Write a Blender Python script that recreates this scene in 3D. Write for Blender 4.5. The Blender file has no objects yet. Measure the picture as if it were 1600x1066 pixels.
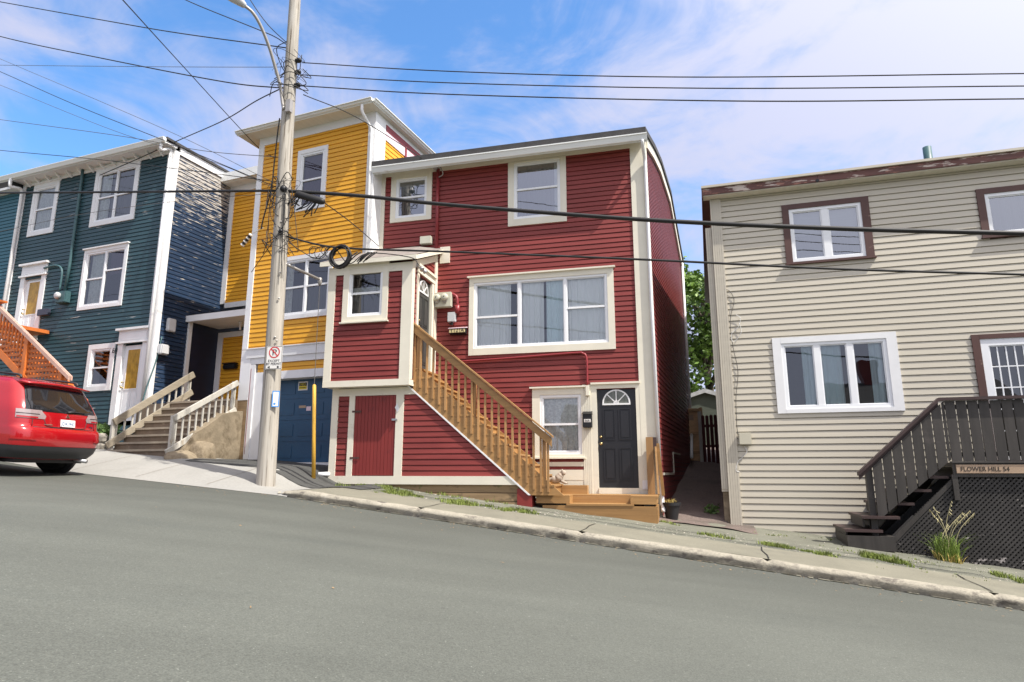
import bpy, bmesh, math, random
from mathutils import Vector, Matrix, noise
random.seed(7)
RAD = math.radians
C = bpy.context.scene.collection
# ---------------------------------------------------------------- camera model
FPX, PITCH, EYE = 1000.0, RAD(11.5), 1.6
def ray(px, py):
    x = (px-800)/FPX; v = (533-py)/FPX
    return Vector((x, math.cos(PITCH)-v*math.sin(PITCH), math.sin(PITCH)+v*math.cos(PITCH)))
# ---------------------------------------------------------------- helpers
class Frame:
    """a vertical plane: u runs along it, w stands out from it, z is up"""
    def __init__(s, x, y, yaw):
        s.P = Vector((x, y, 0)); s.yaw = yaw; a = RAD(yaw)
        s.d = Vector((math.cos(a), -math.sin(a), 0)); s.n = Vector((-math.sin(a), -math.cos(a), 0))
    def pt(s, u, w, z): return s.P + s.d*u + s.n*w + Vector((0, 0, z))
    def pick(s, px, py, w=0.0):
        r = ray(px, py); o = s.P + s.n*w
        t = o.dot(s.n)/r.dot(s.n)
        q = r*t
        return (q-o).dot(s.d), q.z+EYE
    def P3(s, px, py, w=0.0):
        u, z = s.pick(px, py, w); return s.pt(u, w, z)
class MB:
    def __init__(s, fr=None): s.v = []; s.f = []; s.fr = fr
    def P(s, p): return s.fr.pt(*p) if s.fr else Vector(p)
    def add(s, vs, fs, raw=False):
        b = len(s.v); s.v += [Vector(p) if raw else s.P(p) for p in vs]
        s.f += [tuple(i+b for i in f) for f in fs]; return s
    def quad(s, a, b, c, d): return s.add([a, b, c, d], [(0, 1, 2, 3)])
    def box(s, u0, u1, w0, w1, z0, z1):
        vs = [(u, w, z) for z in (z0, z1) for w in (w0, w1) for u in (u0, u1)]
        return s.add(vs, [(0, 1, 3, 2), (4, 6, 7, 5), (0, 4, 5, 1), (2, 3, 7, 6), (0, 2, 6, 4), (1, 5, 7, 3)])
    def prism(s, poly, w0, w1):
        n = len(poly); vs = [(u, w0, z) for u, z in poly]+[(u, w1, z) for u, z in poly]
        fs = [tuple(range(n)), tuple(range(2*n-1, n-1, -1))]+[(i, (i+1) % n, n+(i+1) % n, n+i) for i in range(n)]
        return s.add(vs, fs)
    def hexa(s, bot, top):
        return s.add(list(bot)+list(top), [(0, 1, 2, 3), (7, 6, 5, 4), (0, 4, 5, 1), (1, 5, 6, 2), (2, 6, 7, 3), (3, 7, 4, 0)])
    def bar(s, a, b, hw, hh, up=Vector((0, 0, 1))):
        a = s.P(a); b = s.P(b); t = (b-a).normalized(); x = t.cross(up)
        if x.length < 1e-4: x = t.cross(Vector((1, 0, 0)))
        x.normalize(); y = x.cross(t)
        vs = [p+x*sx*hw+y*sy*hh for p in (a, b) for sx, sy in ((-1, -1), (1, -1), (1, 1), (-1, 1))]
        return s.add(vs, [(0, 3, 2, 1), (4, 5, 6, 7), (0, 1, 5, 4), (1, 2, 6, 5), (2, 3, 7, 6), (3, 0, 4, 7)], raw=True)
    def tube(s, pts, r, n=8, cap=True):
        pts = [s.P(p) for p in pts]; m = len(pts); rs = r if isinstance(r, (list, tuple)) else [r]*m
        b = len(s.v); prev = None
        for i, p in enumerate(pts):
            t = (pts[min(i+1, m-1)]-pts[max(i-1, 0)])
            if t.length < 1e-9: t = Vector((0, 0, 1))
            t.normalize()
            x = prev - t*prev.dot(t) if prev is not None else t.cross(Vector((0, 0, 1)))
            if x.length < 1e-3: x = t.cross(Vector((1, 0, 0)))
            x.normalize(); prev = x; y = t.cross(x)
            for k in range(n):
                a = 2*math.pi*k/n; s.v.append(p+(x*math.cos(a)+y*math.sin(a))*rs[i])
        for i in range(m-1):
            for k in range(n):
                k2 = (k+1) % n; s.f.append((b+i*n+k, b+i*n+k2, b+(i+1)*n+k2, b+(i+1)*n+k))
        if cap: s.f.append(tuple(b+k for k in range(n))[::-1]); s.f.append(tuple(b+(m-1)*n+k for k in range(n)))
        return s
    def lathe(s, c, prof, n=20, axis=Vector((0, 0, 1))):
        c = s.P(c); axis = axis.normalized(); x = axis.cross(Vector((0.3, 0.2, 1) if abs(axis.z) < .9 else (1, 0, 0))).normalized(); y = axis.cross(x); b = len(s.v)
        for r, h in prof:
            for k in range(n):
                a = 2*math.pi*k/n; s.v.append(c+axis*h+(x*math.cos(a)+y*math.sin(a))*r)
        for i in range(len(prof)-1):
            for k in range(n):
                k2 = (k+1) % n; s.f.append((b+i*n+k, b+i*n+k2, b+(i+1)*n+k2, b+(i+1)*n+k))
        s.f.append(tuple(b+k for k in range(n))[::-1]); s.f.append(tuple(b+(len(prof)-1)*n+k for k in range(n)))
        return s
ROOTM = {}
def tag(o, label=None, cat=None, group=None, kind=None):
    if label: o['label'] = label
    if cat: o['category'] = cat
    if group: o['group'] = group
    if kind: o['kind'] = kind
    return o
def root(name, label, cat, fr_or_loc, uwz=None, group=None):
    o = bpy.data.objects.new(name, None); C.objects.link(o); o.empty_display_size = .2
    if isinstance(fr_or_loc, Frame):
        o.location = fr_or_loc.pt(*(uwz or (0, 0, 0))); o.rotation_euler = (0, 0, -RAD(fr_or_loc.yaw))
    else: o.location = fr_or_loc
    ROOTM[o.name] = (Matrix.Translation(o.location) @ o.rotation_euler.to_matrix().to_4x4()).inverted()
    return tag(o, label, cat, group)
def link(name, mb, mat, parent=None, smooth=False, bevel=0, rot=None):
    """ONE mesh object from world-space shapes; a child is stored in its thing's own axes"""
    me = bpy.data.meshes.new(name)
    vs = mb.v
    o = bpy.data.objects.new(name, me); C.objects.link(o)
    if parent is not None:
        r = parent
        while r.parent: r = r.parent
        M = ROOTM[r.name]; vs = [M @ v for v in vs]; o.parent = parent
    else:
        c = Vector((sum(v.x for v in vs)/len(vs), sum(v.y for v in vs)/len(vs), min(v.z for v in vs)))
        vs = [v-c for v in vs]; o.location = c
        if rot is not None:
            R = Matrix.Rotation(RAD(rot), 4, 'Z'); vs = [R @ v for v in vs]; o.rotation_euler = (0, 0, -RAD(rot))
        ROOTM[o.name] = (Matrix.Translation(o.location) @ o.rotation_euler.to_matrix().to_4x4()).inverted()
    me.from_pydata(vs, [], mb.f)
    bm = bmesh.new(); bm.from_mesh(me)
    if bevel:
        bmesh.ops.recalc_face_normals(bm, faces=bm.faces)
        bmesh.ops.bevel(bm, geom=[e for e in bm.edges if len(e.link_faces) == 2 and e.calc_face_angle(0) > .5], offset=bevel, segments=2, affect='EDGES')
    if name != 'pane': bmesh.ops.recalc_face_normals(bm, faces=bm.faces)   # panes already face outwards
    bm.to_mesh(me); bm.free()
    if smooth:
        for p in me.polygons: p.use_smooth = True
    if mat: me.materials.append(mat)
    return o
def smooth_path(pts, k=8):
    pts = [Vector(p) for p in pts]
    if len(pts) < 3:
        return [pts[0].lerp(pts[-1], i/k) for i in range(k+1)]
    out = []
    P = [pts[0]*2-pts[1]]+pts+[pts[-1]*2-pts[-2]]
    for i in range(1, len(P)-2):
        for j in range(k):
            t = j/k; a, b, c, d = P[i-1:i+3]
            out.append(.5*((2*b)+(c-a)*t+(2*a-5*b+4*c-d)*t*t+(3*b-a-3*c+d)*t*t*t))
    return out+[pts[-1]]
def text_mb(fr, txt, u, w, z, size, depth=.002, align='CENTER', xs=1.0):
    cu = bpy.data.curves.new('t', 'FONT'); cu.body = txt; cu.size = size; cu.align_x = align; cu.extrude = depth; cu.resolution_u = 3
    ob = bpy.data.objects.new('t', cu); C.objects.link(ob)
    dg = bpy.context.evaluated_depsgraph_get(); me = bpy.data.meshes.new_from_object(ob.evaluated_get(dg))
    mb = MB(fr); mb.add([(u+v.co.x*xs, w+v.co.z, z+v.co.y) for v in me.vertices], [tuple(p.vertices) for p in me.polygons])
    bpy.data.objects.remove(ob); bpy.data.curves.remove(cu); bpy.data.meshes.remove(me)
    return mb
# ---------------------------------------------------------------- materials
def mk(name, col, rough=.6, var=.10, scale=(3, 3, 3), patch=None, patch2=None, bump=None, metal=0, spec=.4, coat=0, fine=0, emis=None, trans=0):
    m = bpy.data.materials.new(name); m.use_nodes = True; nt = m.node_tree; N = nt.nodes; L = nt.links
    b = N['Principled BSDF']; b.inputs['Roughness'].default_value = rough; b.inputs['Metallic'].default_value = metal
    b.inputs['Specular IOR Level'].default_value = spec; b.inputs['Coat Weight'].default_value = coat; b.inputs['Coat Roughness'].default_value = .05
    tc = N.new('ShaderNodeTexCoord')
    def nz(sc, detail=4, rough_=.6):
        mp = N.new('ShaderNodeMapping'); mp.inputs['Scale'].default_value = sc; L.new(tc.outputs['Object'], mp.inputs['Vector'])
        n = N.new('ShaderNodeTexNoise'); n.inputs['Scale'].default_value = 1; n.inputs['Detail'].default_value = detail; n.inputs['Roughness'].default_value = rough_
        L.new(mp.outputs['Vector'], n.inputs['Vector']); return n.outputs['Fac']
    def mapr(src, a, b_, c, d):
        r = N.new('ShaderNodeMapRange'); r.inputs[1].default_value = a; r.inputs[2].default_value = b_; r.inputs[3].default_value = c; r.inputs[4].default_value = d
        L.new(src, r.inputs[0]); return r.outputs[0]
    def mix(f, a, b_, mode='MIX'):
        x = N.new('ShaderNodeMix'); x.data_type = 'RGBA'; x.blend_type = mode; x.inputs['Factor'].default_value = 1
        if f is not None: L.new(f, x.inputs['Factor'])
        for s_, i in ((a, 6), (b_, 7)):
            if isinstance(s_, tuple): x.inputs[i].default_value = s_
            else: L.new(s_, x.inputs[i])
        return x.outputs[2]
    def grey(f):
        cmb = N.new('ShaderNodeCombineColor'); [L.new(f, cmb.inputs[i]) for i in range(3)]; return cmb.outputs[0]
    c = (*col, 1)
    out = mix(None, c, grey(mapr(nz(scale), .3, .7, 1-var, 1+var)), 'MULTIPLY')
    if fine: out = mix(None, out, grey(mapr(nz(tuple(x*fine for x in scale), 2), .3, .7, 1-var, 1+var)), 'MULTIPLY')
    if 'wood' in name or 'baluster' in name or 'deck' in name:   # every board weathers a little differently
        oi = N.new('ShaderNodeObjectInfo'); out = mix(None, out, grey(mapr(oi.outputs['Random'], 0, 1, .80, 1.18)), 'MULTIPLY')
    for p in (patch, patch2):
        if p:
            pc, thr, soft, psc = p[:4]
            f = nz(psc, 5, .65)
            if len(p) > 4:   # wear that grows with height or depth: (axis, from, to, amount)
                sep = N.new('ShaderNodeSeparateXYZ'); L.new(tc.outputs['Object'], sep.inputs[0])
                g = mapr(sep.outputs[p[4][0]], p[4][1], p[4][2], 0, p[4][3])
                a = N.new('ShaderNodeMath'); a.operation = 'ADD'; L.new(f, a.inputs[0]); L.new(g, a.inputs[1]); f = a.outputs[0]
            out = mix(mapr(f, thr, thr+soft, 0, 1), out, (*pc, 1))
    L.new(out, b.inputs['Base Color'])
    if bump:
        bn = N.new('ShaderNodeBump'); bn.inputs['Strength'].default_value = bump[1]; bn.inputs['Distance'].default_value = bump[2]
        bs = bump[0] if isinstance(bump[0], tuple) else (bump[0],)*3
        L.new(nz(bs, 5), bn.inputs['Height']); L.new(bn.outputs[0], b.inputs['Normal'])
    if emis: b.inputs['Emission Color'].default_value = (*emis[0], 1); b.inputs['Emission Strength'].default_value = emis[1]
    if trans: b.inputs['Transmission Weight'].default_value = trans
    return m
def glass_mat(name, tint, refl, rough=.0):
    m = bpy.data.materials.new(name); m.use_nodes = True; nt = m.node_tree; N = nt.nodes; L = nt.links; N.clear()
    o = N.new('ShaderNodeOutputMaterial'); t = N.new('ShaderNodeBsdfTransparent'); t.inputs[0].default_value = (*tint, 1)
    g = N.new('ShaderNodeBsdfGlossy'); g.inputs['Roughness'].default_value = rough; g.inputs[0].default_value = (.95, .97, 1, 1)
    fr = N.new('ShaderNodeFresnel'); fr.inputs[0].default_value = 1.5
    ad = N.new('ShaderNodeMath'); ad.operation = 'ADD'; ad.inputs[1].default_value = refl; ad.use_clamp = True; L.new(fr.outputs[0], ad.inputs[0])
    tc = N.new('ShaderNodeTexCoord'); nz = N.new('ShaderNodeTexNoise'); nz.inputs['Scale'].default_value = 1.3; L.new(tc.outputs['Object'], nz.inputs['Vector'])
    bn = N.new('ShaderNodeBump'); bn.inputs['Strength'].default_value = .05; bn.inputs['Distance'].default_value = .05; L.new(nz.outputs[0], bn.inputs['Height']); L.new(bn.outputs[0], g.inputs['Normal'])
    x = N.new('ShaderNodeMixShader'); L.new(ad.outputs[0], x.inputs[0]); L.new(t.outputs[0], x.inputs[1]); L.new(g.outputs[0], x.inputs[2]); L.new(x.outputs[0], o.inputs[0])
    return m
SB = (.35, 6, 9)      # siding: long streaks along the boards
M = dict(
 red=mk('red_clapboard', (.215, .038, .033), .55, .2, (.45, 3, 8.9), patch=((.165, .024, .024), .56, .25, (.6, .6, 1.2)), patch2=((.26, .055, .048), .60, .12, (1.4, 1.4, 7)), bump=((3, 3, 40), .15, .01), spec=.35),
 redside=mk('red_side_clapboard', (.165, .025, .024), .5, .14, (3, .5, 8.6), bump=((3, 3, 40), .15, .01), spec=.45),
 redplain=mk('red_door_boards', (.21, .028, .024), .5, .1, (9, 9, .5), patch=((.13, .02, .02), .62, .1, (2, 2, 2))),
 redpaint=mk('red_pipe_paint', (.24, .03, .035), .4, .08),
 cream=mk('cream_trim', (.70, .66, .545), .55, .05, (2, 2, 2), patch=((.55, .50, .40), .62, .14, (1.4, 1.4, 3))),
 white=mk('white_trim', (.74, .74, .74), .5, .04, (2, 2, 2), patch=((.58, .57, .54), .64, .12, (1.5, 1.5, 2.5))),
 vinyl=mk('white_window_vinyl', (.78, .79, .80), .35, .03),
 gutter=mk('white_gutter', (.74, .75, .73), .35, .05, (1, 1, 4), patch=((.52, .50, .45), .63, .1, (1, 1, 3))),
 soffit=mk('soffit', (.62, .59, .50), .6, .06, (12, 2, 2)),
 roof=mk('roof_felt', (.05, .048, .048), .85, .2, (5, 5, 5), bump=(60, .4, .01)),
 shingle=mk('grey_shingle', (.22, .19, .17), .85, .2, (9, 3, 3), bump=(40, .4, .01)),
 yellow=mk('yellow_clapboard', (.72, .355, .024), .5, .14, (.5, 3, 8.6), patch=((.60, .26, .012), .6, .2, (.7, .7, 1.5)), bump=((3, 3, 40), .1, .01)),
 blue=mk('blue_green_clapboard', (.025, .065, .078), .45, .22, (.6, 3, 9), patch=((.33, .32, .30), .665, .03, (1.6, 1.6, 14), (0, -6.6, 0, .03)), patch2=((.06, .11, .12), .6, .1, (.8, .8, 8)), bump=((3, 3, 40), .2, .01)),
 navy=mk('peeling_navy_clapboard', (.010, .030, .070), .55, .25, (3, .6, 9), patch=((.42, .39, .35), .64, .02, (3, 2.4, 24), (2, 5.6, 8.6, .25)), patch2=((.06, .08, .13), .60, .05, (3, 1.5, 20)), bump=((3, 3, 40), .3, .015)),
 teal=mk('teal_clapboard', (.03, .12, .16), .5, .1, (.5, 3, 9)),
 bluedark=mk('dark_blue_boards', (.008, .013, .035), .5, .15, (2, 2, 10)),
 beige=mk('beige_vinyl_siding', (.505, .462, .375), .42, .04, (.25, 2, 9.5), patch=((.42, .385, .31), .62, .2, (.5, .5, .9)), spec=.45),
 brown=mk('brown_trim', (.085, .04, .032), .5, .12, (3, 3, 3), patch=((.2, .13, .1), .66, .05, (3, 3, 8))),
 peelbrown=mk('peeling_brown_fascia', (.12, .05, .04), .6, .25, (1.5, 4, 6), patch=((.5, .42, .36), .55, .04, (2.2, 5, 16)), patch2=((.3, .14, .1), .58, .04, (3, 5, 10))),
 wood=mk('amber_deck_wood', (.36, .20, .075), .5, .18, (.8, 8, 14), patch=((.25, .12, .04), .62, .14, (2, 2, 4)), bump=((4, 20, 60), .15, .01)),
 woodv=mk('amber_baluster_wood', (.38, .212, .085), .5, .2, (14, 8, .8), patch=((.27, .13, .045), .62, .14, (3, 3, 2))),
 oldwood=mk('weathered_timber', (.27, .185, .10), .8, .25, (1, 4, 12), patch=((.10, .075, .045), .56, .12, (2, 2, 4)), patch2=((.10, .12, .035), .63, .08, (2, 2, 2))),
 orange=mk('orange_stain_wood', (.52, .145, .03), .5, .15, (4, 4, 4)),
 pinkrail=mk('sun_bleached_rail', (.60, .38, .30), .6, .08),
 greywood=mk('grey_weathered_wood', (.31, .27, .205), .75, .18, (3, 3, 14), patch=((.25, .21, .16), .6, .1, (3, 3, 9)), bump=((4, 4, 40), .2, .01)),
 whitewood=mk('worn_white_rail', (.46, .44, .39), .7, .15, (8, 8, 3), patch=((.36, .31, .24), .62, .05, (9, 9, 3))),
 deck=mk('dark_brown_deck_paint', (.042, .037, .033), .55, .25, (9, 9, 1), patch=((.065, .055, .05), .6, .1, (3, 3, 3))),
 deckrail=mk('dark_maroon_rail', (.05, .03, .028), .5, .2, (2, 2, 9)),
 lattice=mk('dark_lattice', (.037, .034, .032), .6, .25, (3, 3, 3), patch=((.33, .30, .285), .66, .04, (5, 5, 14), (2, .25, -.6, .30)), patch2=((.4, .38, .35), .76, .01, (16, 16, 16))),
 signwood=mk('weathered_sign_board', (.38, .27, .185), .75, .15, (1.5, 6, 20), patch=((.36, .33, .30), .6, .08, (2, 4, 14))),
 black=mk('black_paint', (.012, .012, .014), .45, .1), blackbox=mk('black_mailbox', (.015, .015, .016), .35, .1),
 doorblk=mk('black_door_paint', (.016, .016, .019), .4, .08, spec=.5), doordk=mk('dark_grey_door', (.05, .05, .048), .4, .08),
 letter=mk('dark_lettering', (.02, .018, .016), .6, .05), sred=mk('sign_red', (.55, .03, .03), .5, .03), swhite=mk('sign_white', (.72, .70, .66), .45, .05),
 sblue=mk('sign_blue', (.06, .25, .6), .5, .05), syellow=mk('sign_yellow', (.7, .55, .04), .5, .05), spink=mk('faded_print', (.7, .55, .6), .6, .1),
 garage=mk('blue_garage_paint', (.021, .072, .138), .4, .1, (1, 3, 2), patch=((.03, .08, .14), .6, .15, (1.2, 1.2, 2))),
 brass=mk('brass', (.55, .42, .2), .3, .05, metal=1), chrome=mk('chrome', (.7, .7, .7), .12, .02, metal=1), steel=mk('galvanised_steel', (.42, .42, .43), .4, .1, metal=.8),
 lampgrey=mk('lamp_grey', (.35, .33, .31), .45, .12, metal=.3), boxgrey=mk('meter_box_grey', (.50, .49, .40), .45, .08), boxlight=mk('junction_box_grey', (.52, .53, .54), .45, .08), utility=mk('utility_box_beige', (.50, .47, .37), .45, .05),
 tealbox=mk('teal_meter_box', (.05, .11, .12), .45, .1), slate=mk('slate_mailbox', (.045, .05, .075), .45, .1),
 cable=mk('black_cable', (.018, .017, .016), .55, .1), cablegrey=mk('grey_cable', (.10, .095, .09), .55, .1), wht=mk('white_cable', (.6, .6, .58), .5, .05),
 pole=mk('weathered_pole_wood', (.30, .275, .235), .8, .28, (22, 22, .55), patch=((.11, .085, .06), .575, .035, (34, 34, .5)), patch2=((.40, .38, .345), .54, .2, (5, 5, .6)), bump=((40, 40, 1.2), .5, .01)),
 yguard=mk('yellow_guard', (.62, .36, .05), .5, .12, (9, 9, 2)),
 curtain=mk('white_curtain', (.86, .88, .85), .8, .03, (3, 3, .5)), curtainblue=mk('pale_blue_curtain', (.70, .82, .83), .8, .03, (3, 3, .5)),
 lace=mk('lace_curtain', (.74, .74, .69), .8, .22, (26, 5, 26)), greycur=mk('grey_curtain', (.20, .20, .195), .8, .04, (6, 4, .6)), purple=mk('purple_curtain', (.10, .05, .085), .8, .15, (9, 4, 1)), blind=mk('window_blind', (.42, .43, .41), .7, .05, (1, 1, 40)),
 room=mk('dim_room', (.05, .048, .046), .9, .3, (2, 2, 2)), amber=mk('amber_glass', (.42, .25, .03), .3, .35, (9, 9, 5)),
 conc=mk('pale_concrete', (.275, .268, .246), .85, .06, (1.2, 1.2, 1.2), patch=((.235, .227, .205), .6, .15, (.9, .9, .9)), bump=(80, .15, .004), fine=20),
 walk=mk('old_sidewalk_concrete', (.175, .165, .125), .9, .12, (1.3, 1.3, 1.3), patch=((.13, .125, .10), .58, .2, (1.1, 1.1, 1.1)), bump=(90, .3, .005), fine=40),
 kerb=mk('kerb_concrete', (.29, .265, .21), .9, .14, (2.5, 2.5, 5), patch=((.13, .115, .095), .53, .12, (5, 5, 9)), patch2=((.36, .33, .27), .6, .1, (3, 3, 3)), bump=(45, .7, .012), fine=14),
 foundation=mk('stained_concrete', (.23, .185, .125), .9, .3, (2.5, 2.5, 2.5), patch=((.10, .075, .045), .53, .16, (2.5, 2.5, 2.0)), bump=(25, .5, .015)),
 step=mk('brown_concrete_step', (.20, .155, .11), .9, .18, (3, 3, 3), patch=((.30, .25, .18), .6, .1, (4, 4, 4)), bump=(40, .3, .006)),
 nosing=mk('worn_step_edge', (.34, .29, .22), .9, .15, (3, 3, 3)), stone=mk('rough_stone', (.34, .31, .26), .9, .3, (5, 5, 5), bump=(18, .8, .03)),
 verge=mk('gritty_asphalt', (.140, .140, .108), .92, .24, (1.6, 1.6, 1.6), patch=((.09, .095, .075), .57, .15, (1.5, 1.5, 1.5)), bump=(120, .5, .006), fine=40),
 drive=mk('dark_asphalt', (.06, .06, .056), .9, .2, (1.5, 1.5, 1.5), bump=(120, .5, .006), fine=40),
 gravel=mk('pink_gravel', (.15, .115, .10), .95, .4, (34, 34, 34), patch=((.085, .075, .06), .55, .2, (1.2, 1.2, 1.2)), bump=(45, .9, .02)),
 soil=mk('earth_and_grass', (.09, .10, .045), .95, .3, (.5, .5, .5), bump=(8, .5, .05)),
 grass=mk('dry_green_grass', (.16, .20, .04), .7, .4, (3, 3, 3), patch=((.42, .36, .14), .6, .1, (9, 9, 9))),
 weed=mk('tall_weed', (.15, .22, .035), .6, .35, (6, 6, 2)), straw=mk('dry_seed_stalk', (.45, .40, .22), .7, .2),
 leaf=mk('tree_leaf', (.115, .20, .032), .55, .5, (.7, .7, .7), patch=((.24, .34, .06), .56, .12, (1.4, 1.4, 1.4))), leafd=mk('shrub_leaf', (.07, .13, .03), .6, .4, (4, 4, 4)), bark=mk('bark', (.10, .08, .06), .9, .3, (9, 9, 2), bump=(20, .6, .03)),
 fencewood=mk('fence_wood', (.5, .33, .18), .8, .2, (3, 3, 8)), fencered=mk('red_fence', (.07, .012, .011), .6, .2, (6, 6, 2)), shed=mk('grey_green_shed', (.10, .115, .09), .8, .15, (1, 1, 12)), shedtrim=mk('worn_white_shed_trim', (.55, .56, .56), .7, .2, (4, 4, 4)),
 tile=mk('yellowed_tile', (.62, .53, .28), .5, .1), plastic=mk('dark_planter_plastic', (.022, .022, .024), .4, .1), drygrass=mk('dry_potted_plant', (.40, .30, .09), .8, .3, (20, 20, 20)), soilpot=mk('potting_soil', (.12, .07, .05), .95, .3),
 figurine=mk('stone_ornament', (.36, .30, .24), .85, .25, (14, 14, 14), bump=(40, .5, .01)),
 carred=mk('red_car_paint', (.36, .006, .010), .2, .03, metal=.15, coat=1), cardark=mk('dark_car_plastic', (.028, .028, .03), .5, .1), tyre=mk('tyre_rubber', (.012, .012, .012), .8, .1), carglass=mk('dark_car_glass', (.012, .012, .014), .03, .02, spec=.7), lampclear=mk('clear_tail_lamp', (.26, .20, .20), .12, .12, (12, 12, 12), spec=.8, coat=1),
 plate=mk('number_plate', (.75, .76, .76), .4, .03), plateblue=mk('plate_blue', (.08, .2, .4), .5, .05),
 glassup=glass_mat('sky_reflecting_glass', (.72, .75, .76), .26), glass=glass_mat('window_glass', (.97, .98, .98), .09), glassd=glass_mat('upper_window_glass', (.74, .77, .78), .08),
)
def asphalt():
    m = mk('road_asphalt', (.094, .099, .084), .88, .06, (.6, .6, .6), patch=((.082, .088, .076), .55, .25, (.3, .9, 1)), bump=(160, .45, .005))
    nt = m.node_tree; N = nt.nodes; L = nt.links; b = N['Principled BSDF']
    src = b.inputs['Base Color'].links[0].from_socket
    tc = N.new('ShaderNodeTexCoord')
    for sc, lo, hi, a, c in ((95, .28, .72, .76, 1.25), (38, .35, .7, .93, 1.08), (60, .71, .74, 1, 1.9)):
        n = N.new('ShaderNodeTexNoise'); n.inputs['Scale'].default_value = sc; n.inputs['Detail'].default_value = 1.5; L.new(tc.outputs['Object'], n.inputs['Vector'])
        r = N.new('ShaderNodeMapRange'); r.inputs[1].default_value = lo; r.inputs[2].default_value = hi; r.inputs[3].default_value = a; r.inputs[4].default_value = c; L.new(n.outputs[0], r.inputs[0])
        x = N.new('ShaderNodeVectorMath'); x.operation = 'SCALE'; L.new(src, x.inputs[0]); L.new(r.outputs[0], x.inputs['Scale']); src = x.outputs[0]
    # long faint wheel and paver streaks down the road
    mp = N.new('ShaderNodeMapping'); mp.inputs['Rotation'].default_value = (0, 0, RAD(16.5)); mp.inputs['Scale'].default_value = (.12, 1.6, 1); L.new(tc.outputs['Object'], mp.inputs['Vector'])
    n = N.new('ShaderNodeTexNoise'); n.inputs['Scale'].default_value = 1; n.inputs['Detail'].default_value = 3; L.new(mp.outputs[0], n.inputs['Vector'])
    r = N.new('ShaderNodeMapRange'); r.inputs[1].default_value = .35; r.inputs[2].default_value = .68; r.inputs[3].default_value = 1.04; r.inputs[4].default_value = .90; L.new(n.outputs[0], r.inputs[0])
    x = N.new('ShaderNodeVectorMath'); x.operation = 'SCALE'; L.new(src, x.inputs[0]); L.new(r.outputs[0], x.inputs['Scale'])
    src = x.outputs[0]
    # the asphalt colour darkens gradually towards the kerb, made uneven by noise
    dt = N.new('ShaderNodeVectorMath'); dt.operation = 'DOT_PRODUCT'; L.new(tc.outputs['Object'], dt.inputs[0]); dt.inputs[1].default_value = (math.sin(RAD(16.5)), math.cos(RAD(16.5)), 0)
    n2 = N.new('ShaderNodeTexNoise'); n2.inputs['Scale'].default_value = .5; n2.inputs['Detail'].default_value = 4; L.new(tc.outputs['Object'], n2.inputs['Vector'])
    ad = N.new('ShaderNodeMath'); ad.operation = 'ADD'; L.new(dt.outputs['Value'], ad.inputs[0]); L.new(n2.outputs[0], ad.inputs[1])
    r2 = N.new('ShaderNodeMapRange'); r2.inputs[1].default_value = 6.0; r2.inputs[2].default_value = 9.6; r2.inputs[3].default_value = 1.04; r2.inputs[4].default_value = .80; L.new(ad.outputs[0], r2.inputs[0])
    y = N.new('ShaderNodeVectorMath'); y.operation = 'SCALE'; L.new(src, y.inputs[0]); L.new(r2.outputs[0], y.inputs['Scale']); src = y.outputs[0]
    # small dark tar spots and scuffs
    vo = N.new('ShaderNodeTexNoise'); vo.inputs['Scale'].default_value = 3.2; vo.inputs['Detail'].default_value = 6; vo.inputs['Roughness'].default_value = .7; L.new(tc.outputs['Object'], vo.inputs['Vector'])
    r3 = N.new('ShaderNodeMapRange'); r3.inputs[1].default_value = .66; r3.inputs[2].default_value = .74; r3.inputs[3].default_value = 1; r3.inputs[4].default_value = .72; L.new(vo.outputs[0], r3.inputs[0])
    z = N.new('ShaderNodeVectorMath'); z.operation = 'SCALE'; L.new(src, z.inputs[0]); L.new(r3.outputs[0], z.inputs['Scale'])
    L.new(z.outputs[0], b.inputs['Base Color'])
    return m
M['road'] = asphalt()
# ---------------------------------------------------------------- siding, windows, doors
def siding(fr, w, poly, holes, lap, proud=.012, mb=None):
    mb = mb or MB(fr); zs = [p[1] for p in poly]; z = min(zs)
    zmax = max(zs); n = len(poly)
    while z < zmax-1e-6:
        z1 = min(z+lap, zmax); zm = (z+z1)/2
        def ext(zq):
            xs = []
            for i in range(n):
                (u0, a), (u1, b) = poly[i], poly[(i+1) % n]
                if (a <= zq < b) or (b <= zq < a): xs.append(u0+(u1-u0)*(zq-a)/(b-a))
            return sorted(xs)
        e = ext(zm)
        iv = [(e[i], e[i+1]) for i in range(0, len(e)-1, 2)]
        for h in holes:
            if h[2] < zm < h[3]:
                nv = []
                for a, b in iv:
                    if h[1] <= a or h[0] >= b: nv.append((a, b)); continue
                    if h[0] > a: nv.append((a, h[0]))
                    if h[1] < b: nv.append((h[1], b))
                iv = nv
        for a, b in iv:
            k = max(1, int((b-a)/.8)); us = [a+(b-a)*i/k for i in range(k+1)]
            jit = [random.uniform(-.0025, .0025) for _ in us]
            for i in range(k):
                g = .016   # shadow groove under the next board
                a_, b_, ja, jb = us[i], us[i+1], jit[i], jit[i+1]
                mb.add([(a_, w-g, z+.002), (b_, w-g, z+.002), (b_, w+proud, z+jb), (a_, w+proud, z+ja), (b_, w+.003, z1-.020), (a_, w+.003, z1-.020), (b_, w-g, z1-.014), (a_, w-g, z1-.014), (b_, w-g, z1+.004), (a_, w-g, z1+.004)], [(0, 1, 2, 3), (3, 2, 4, 5), (5, 4, 6, 7), (7, 6, 8, 9)])
        z = z1
    return mb
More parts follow.
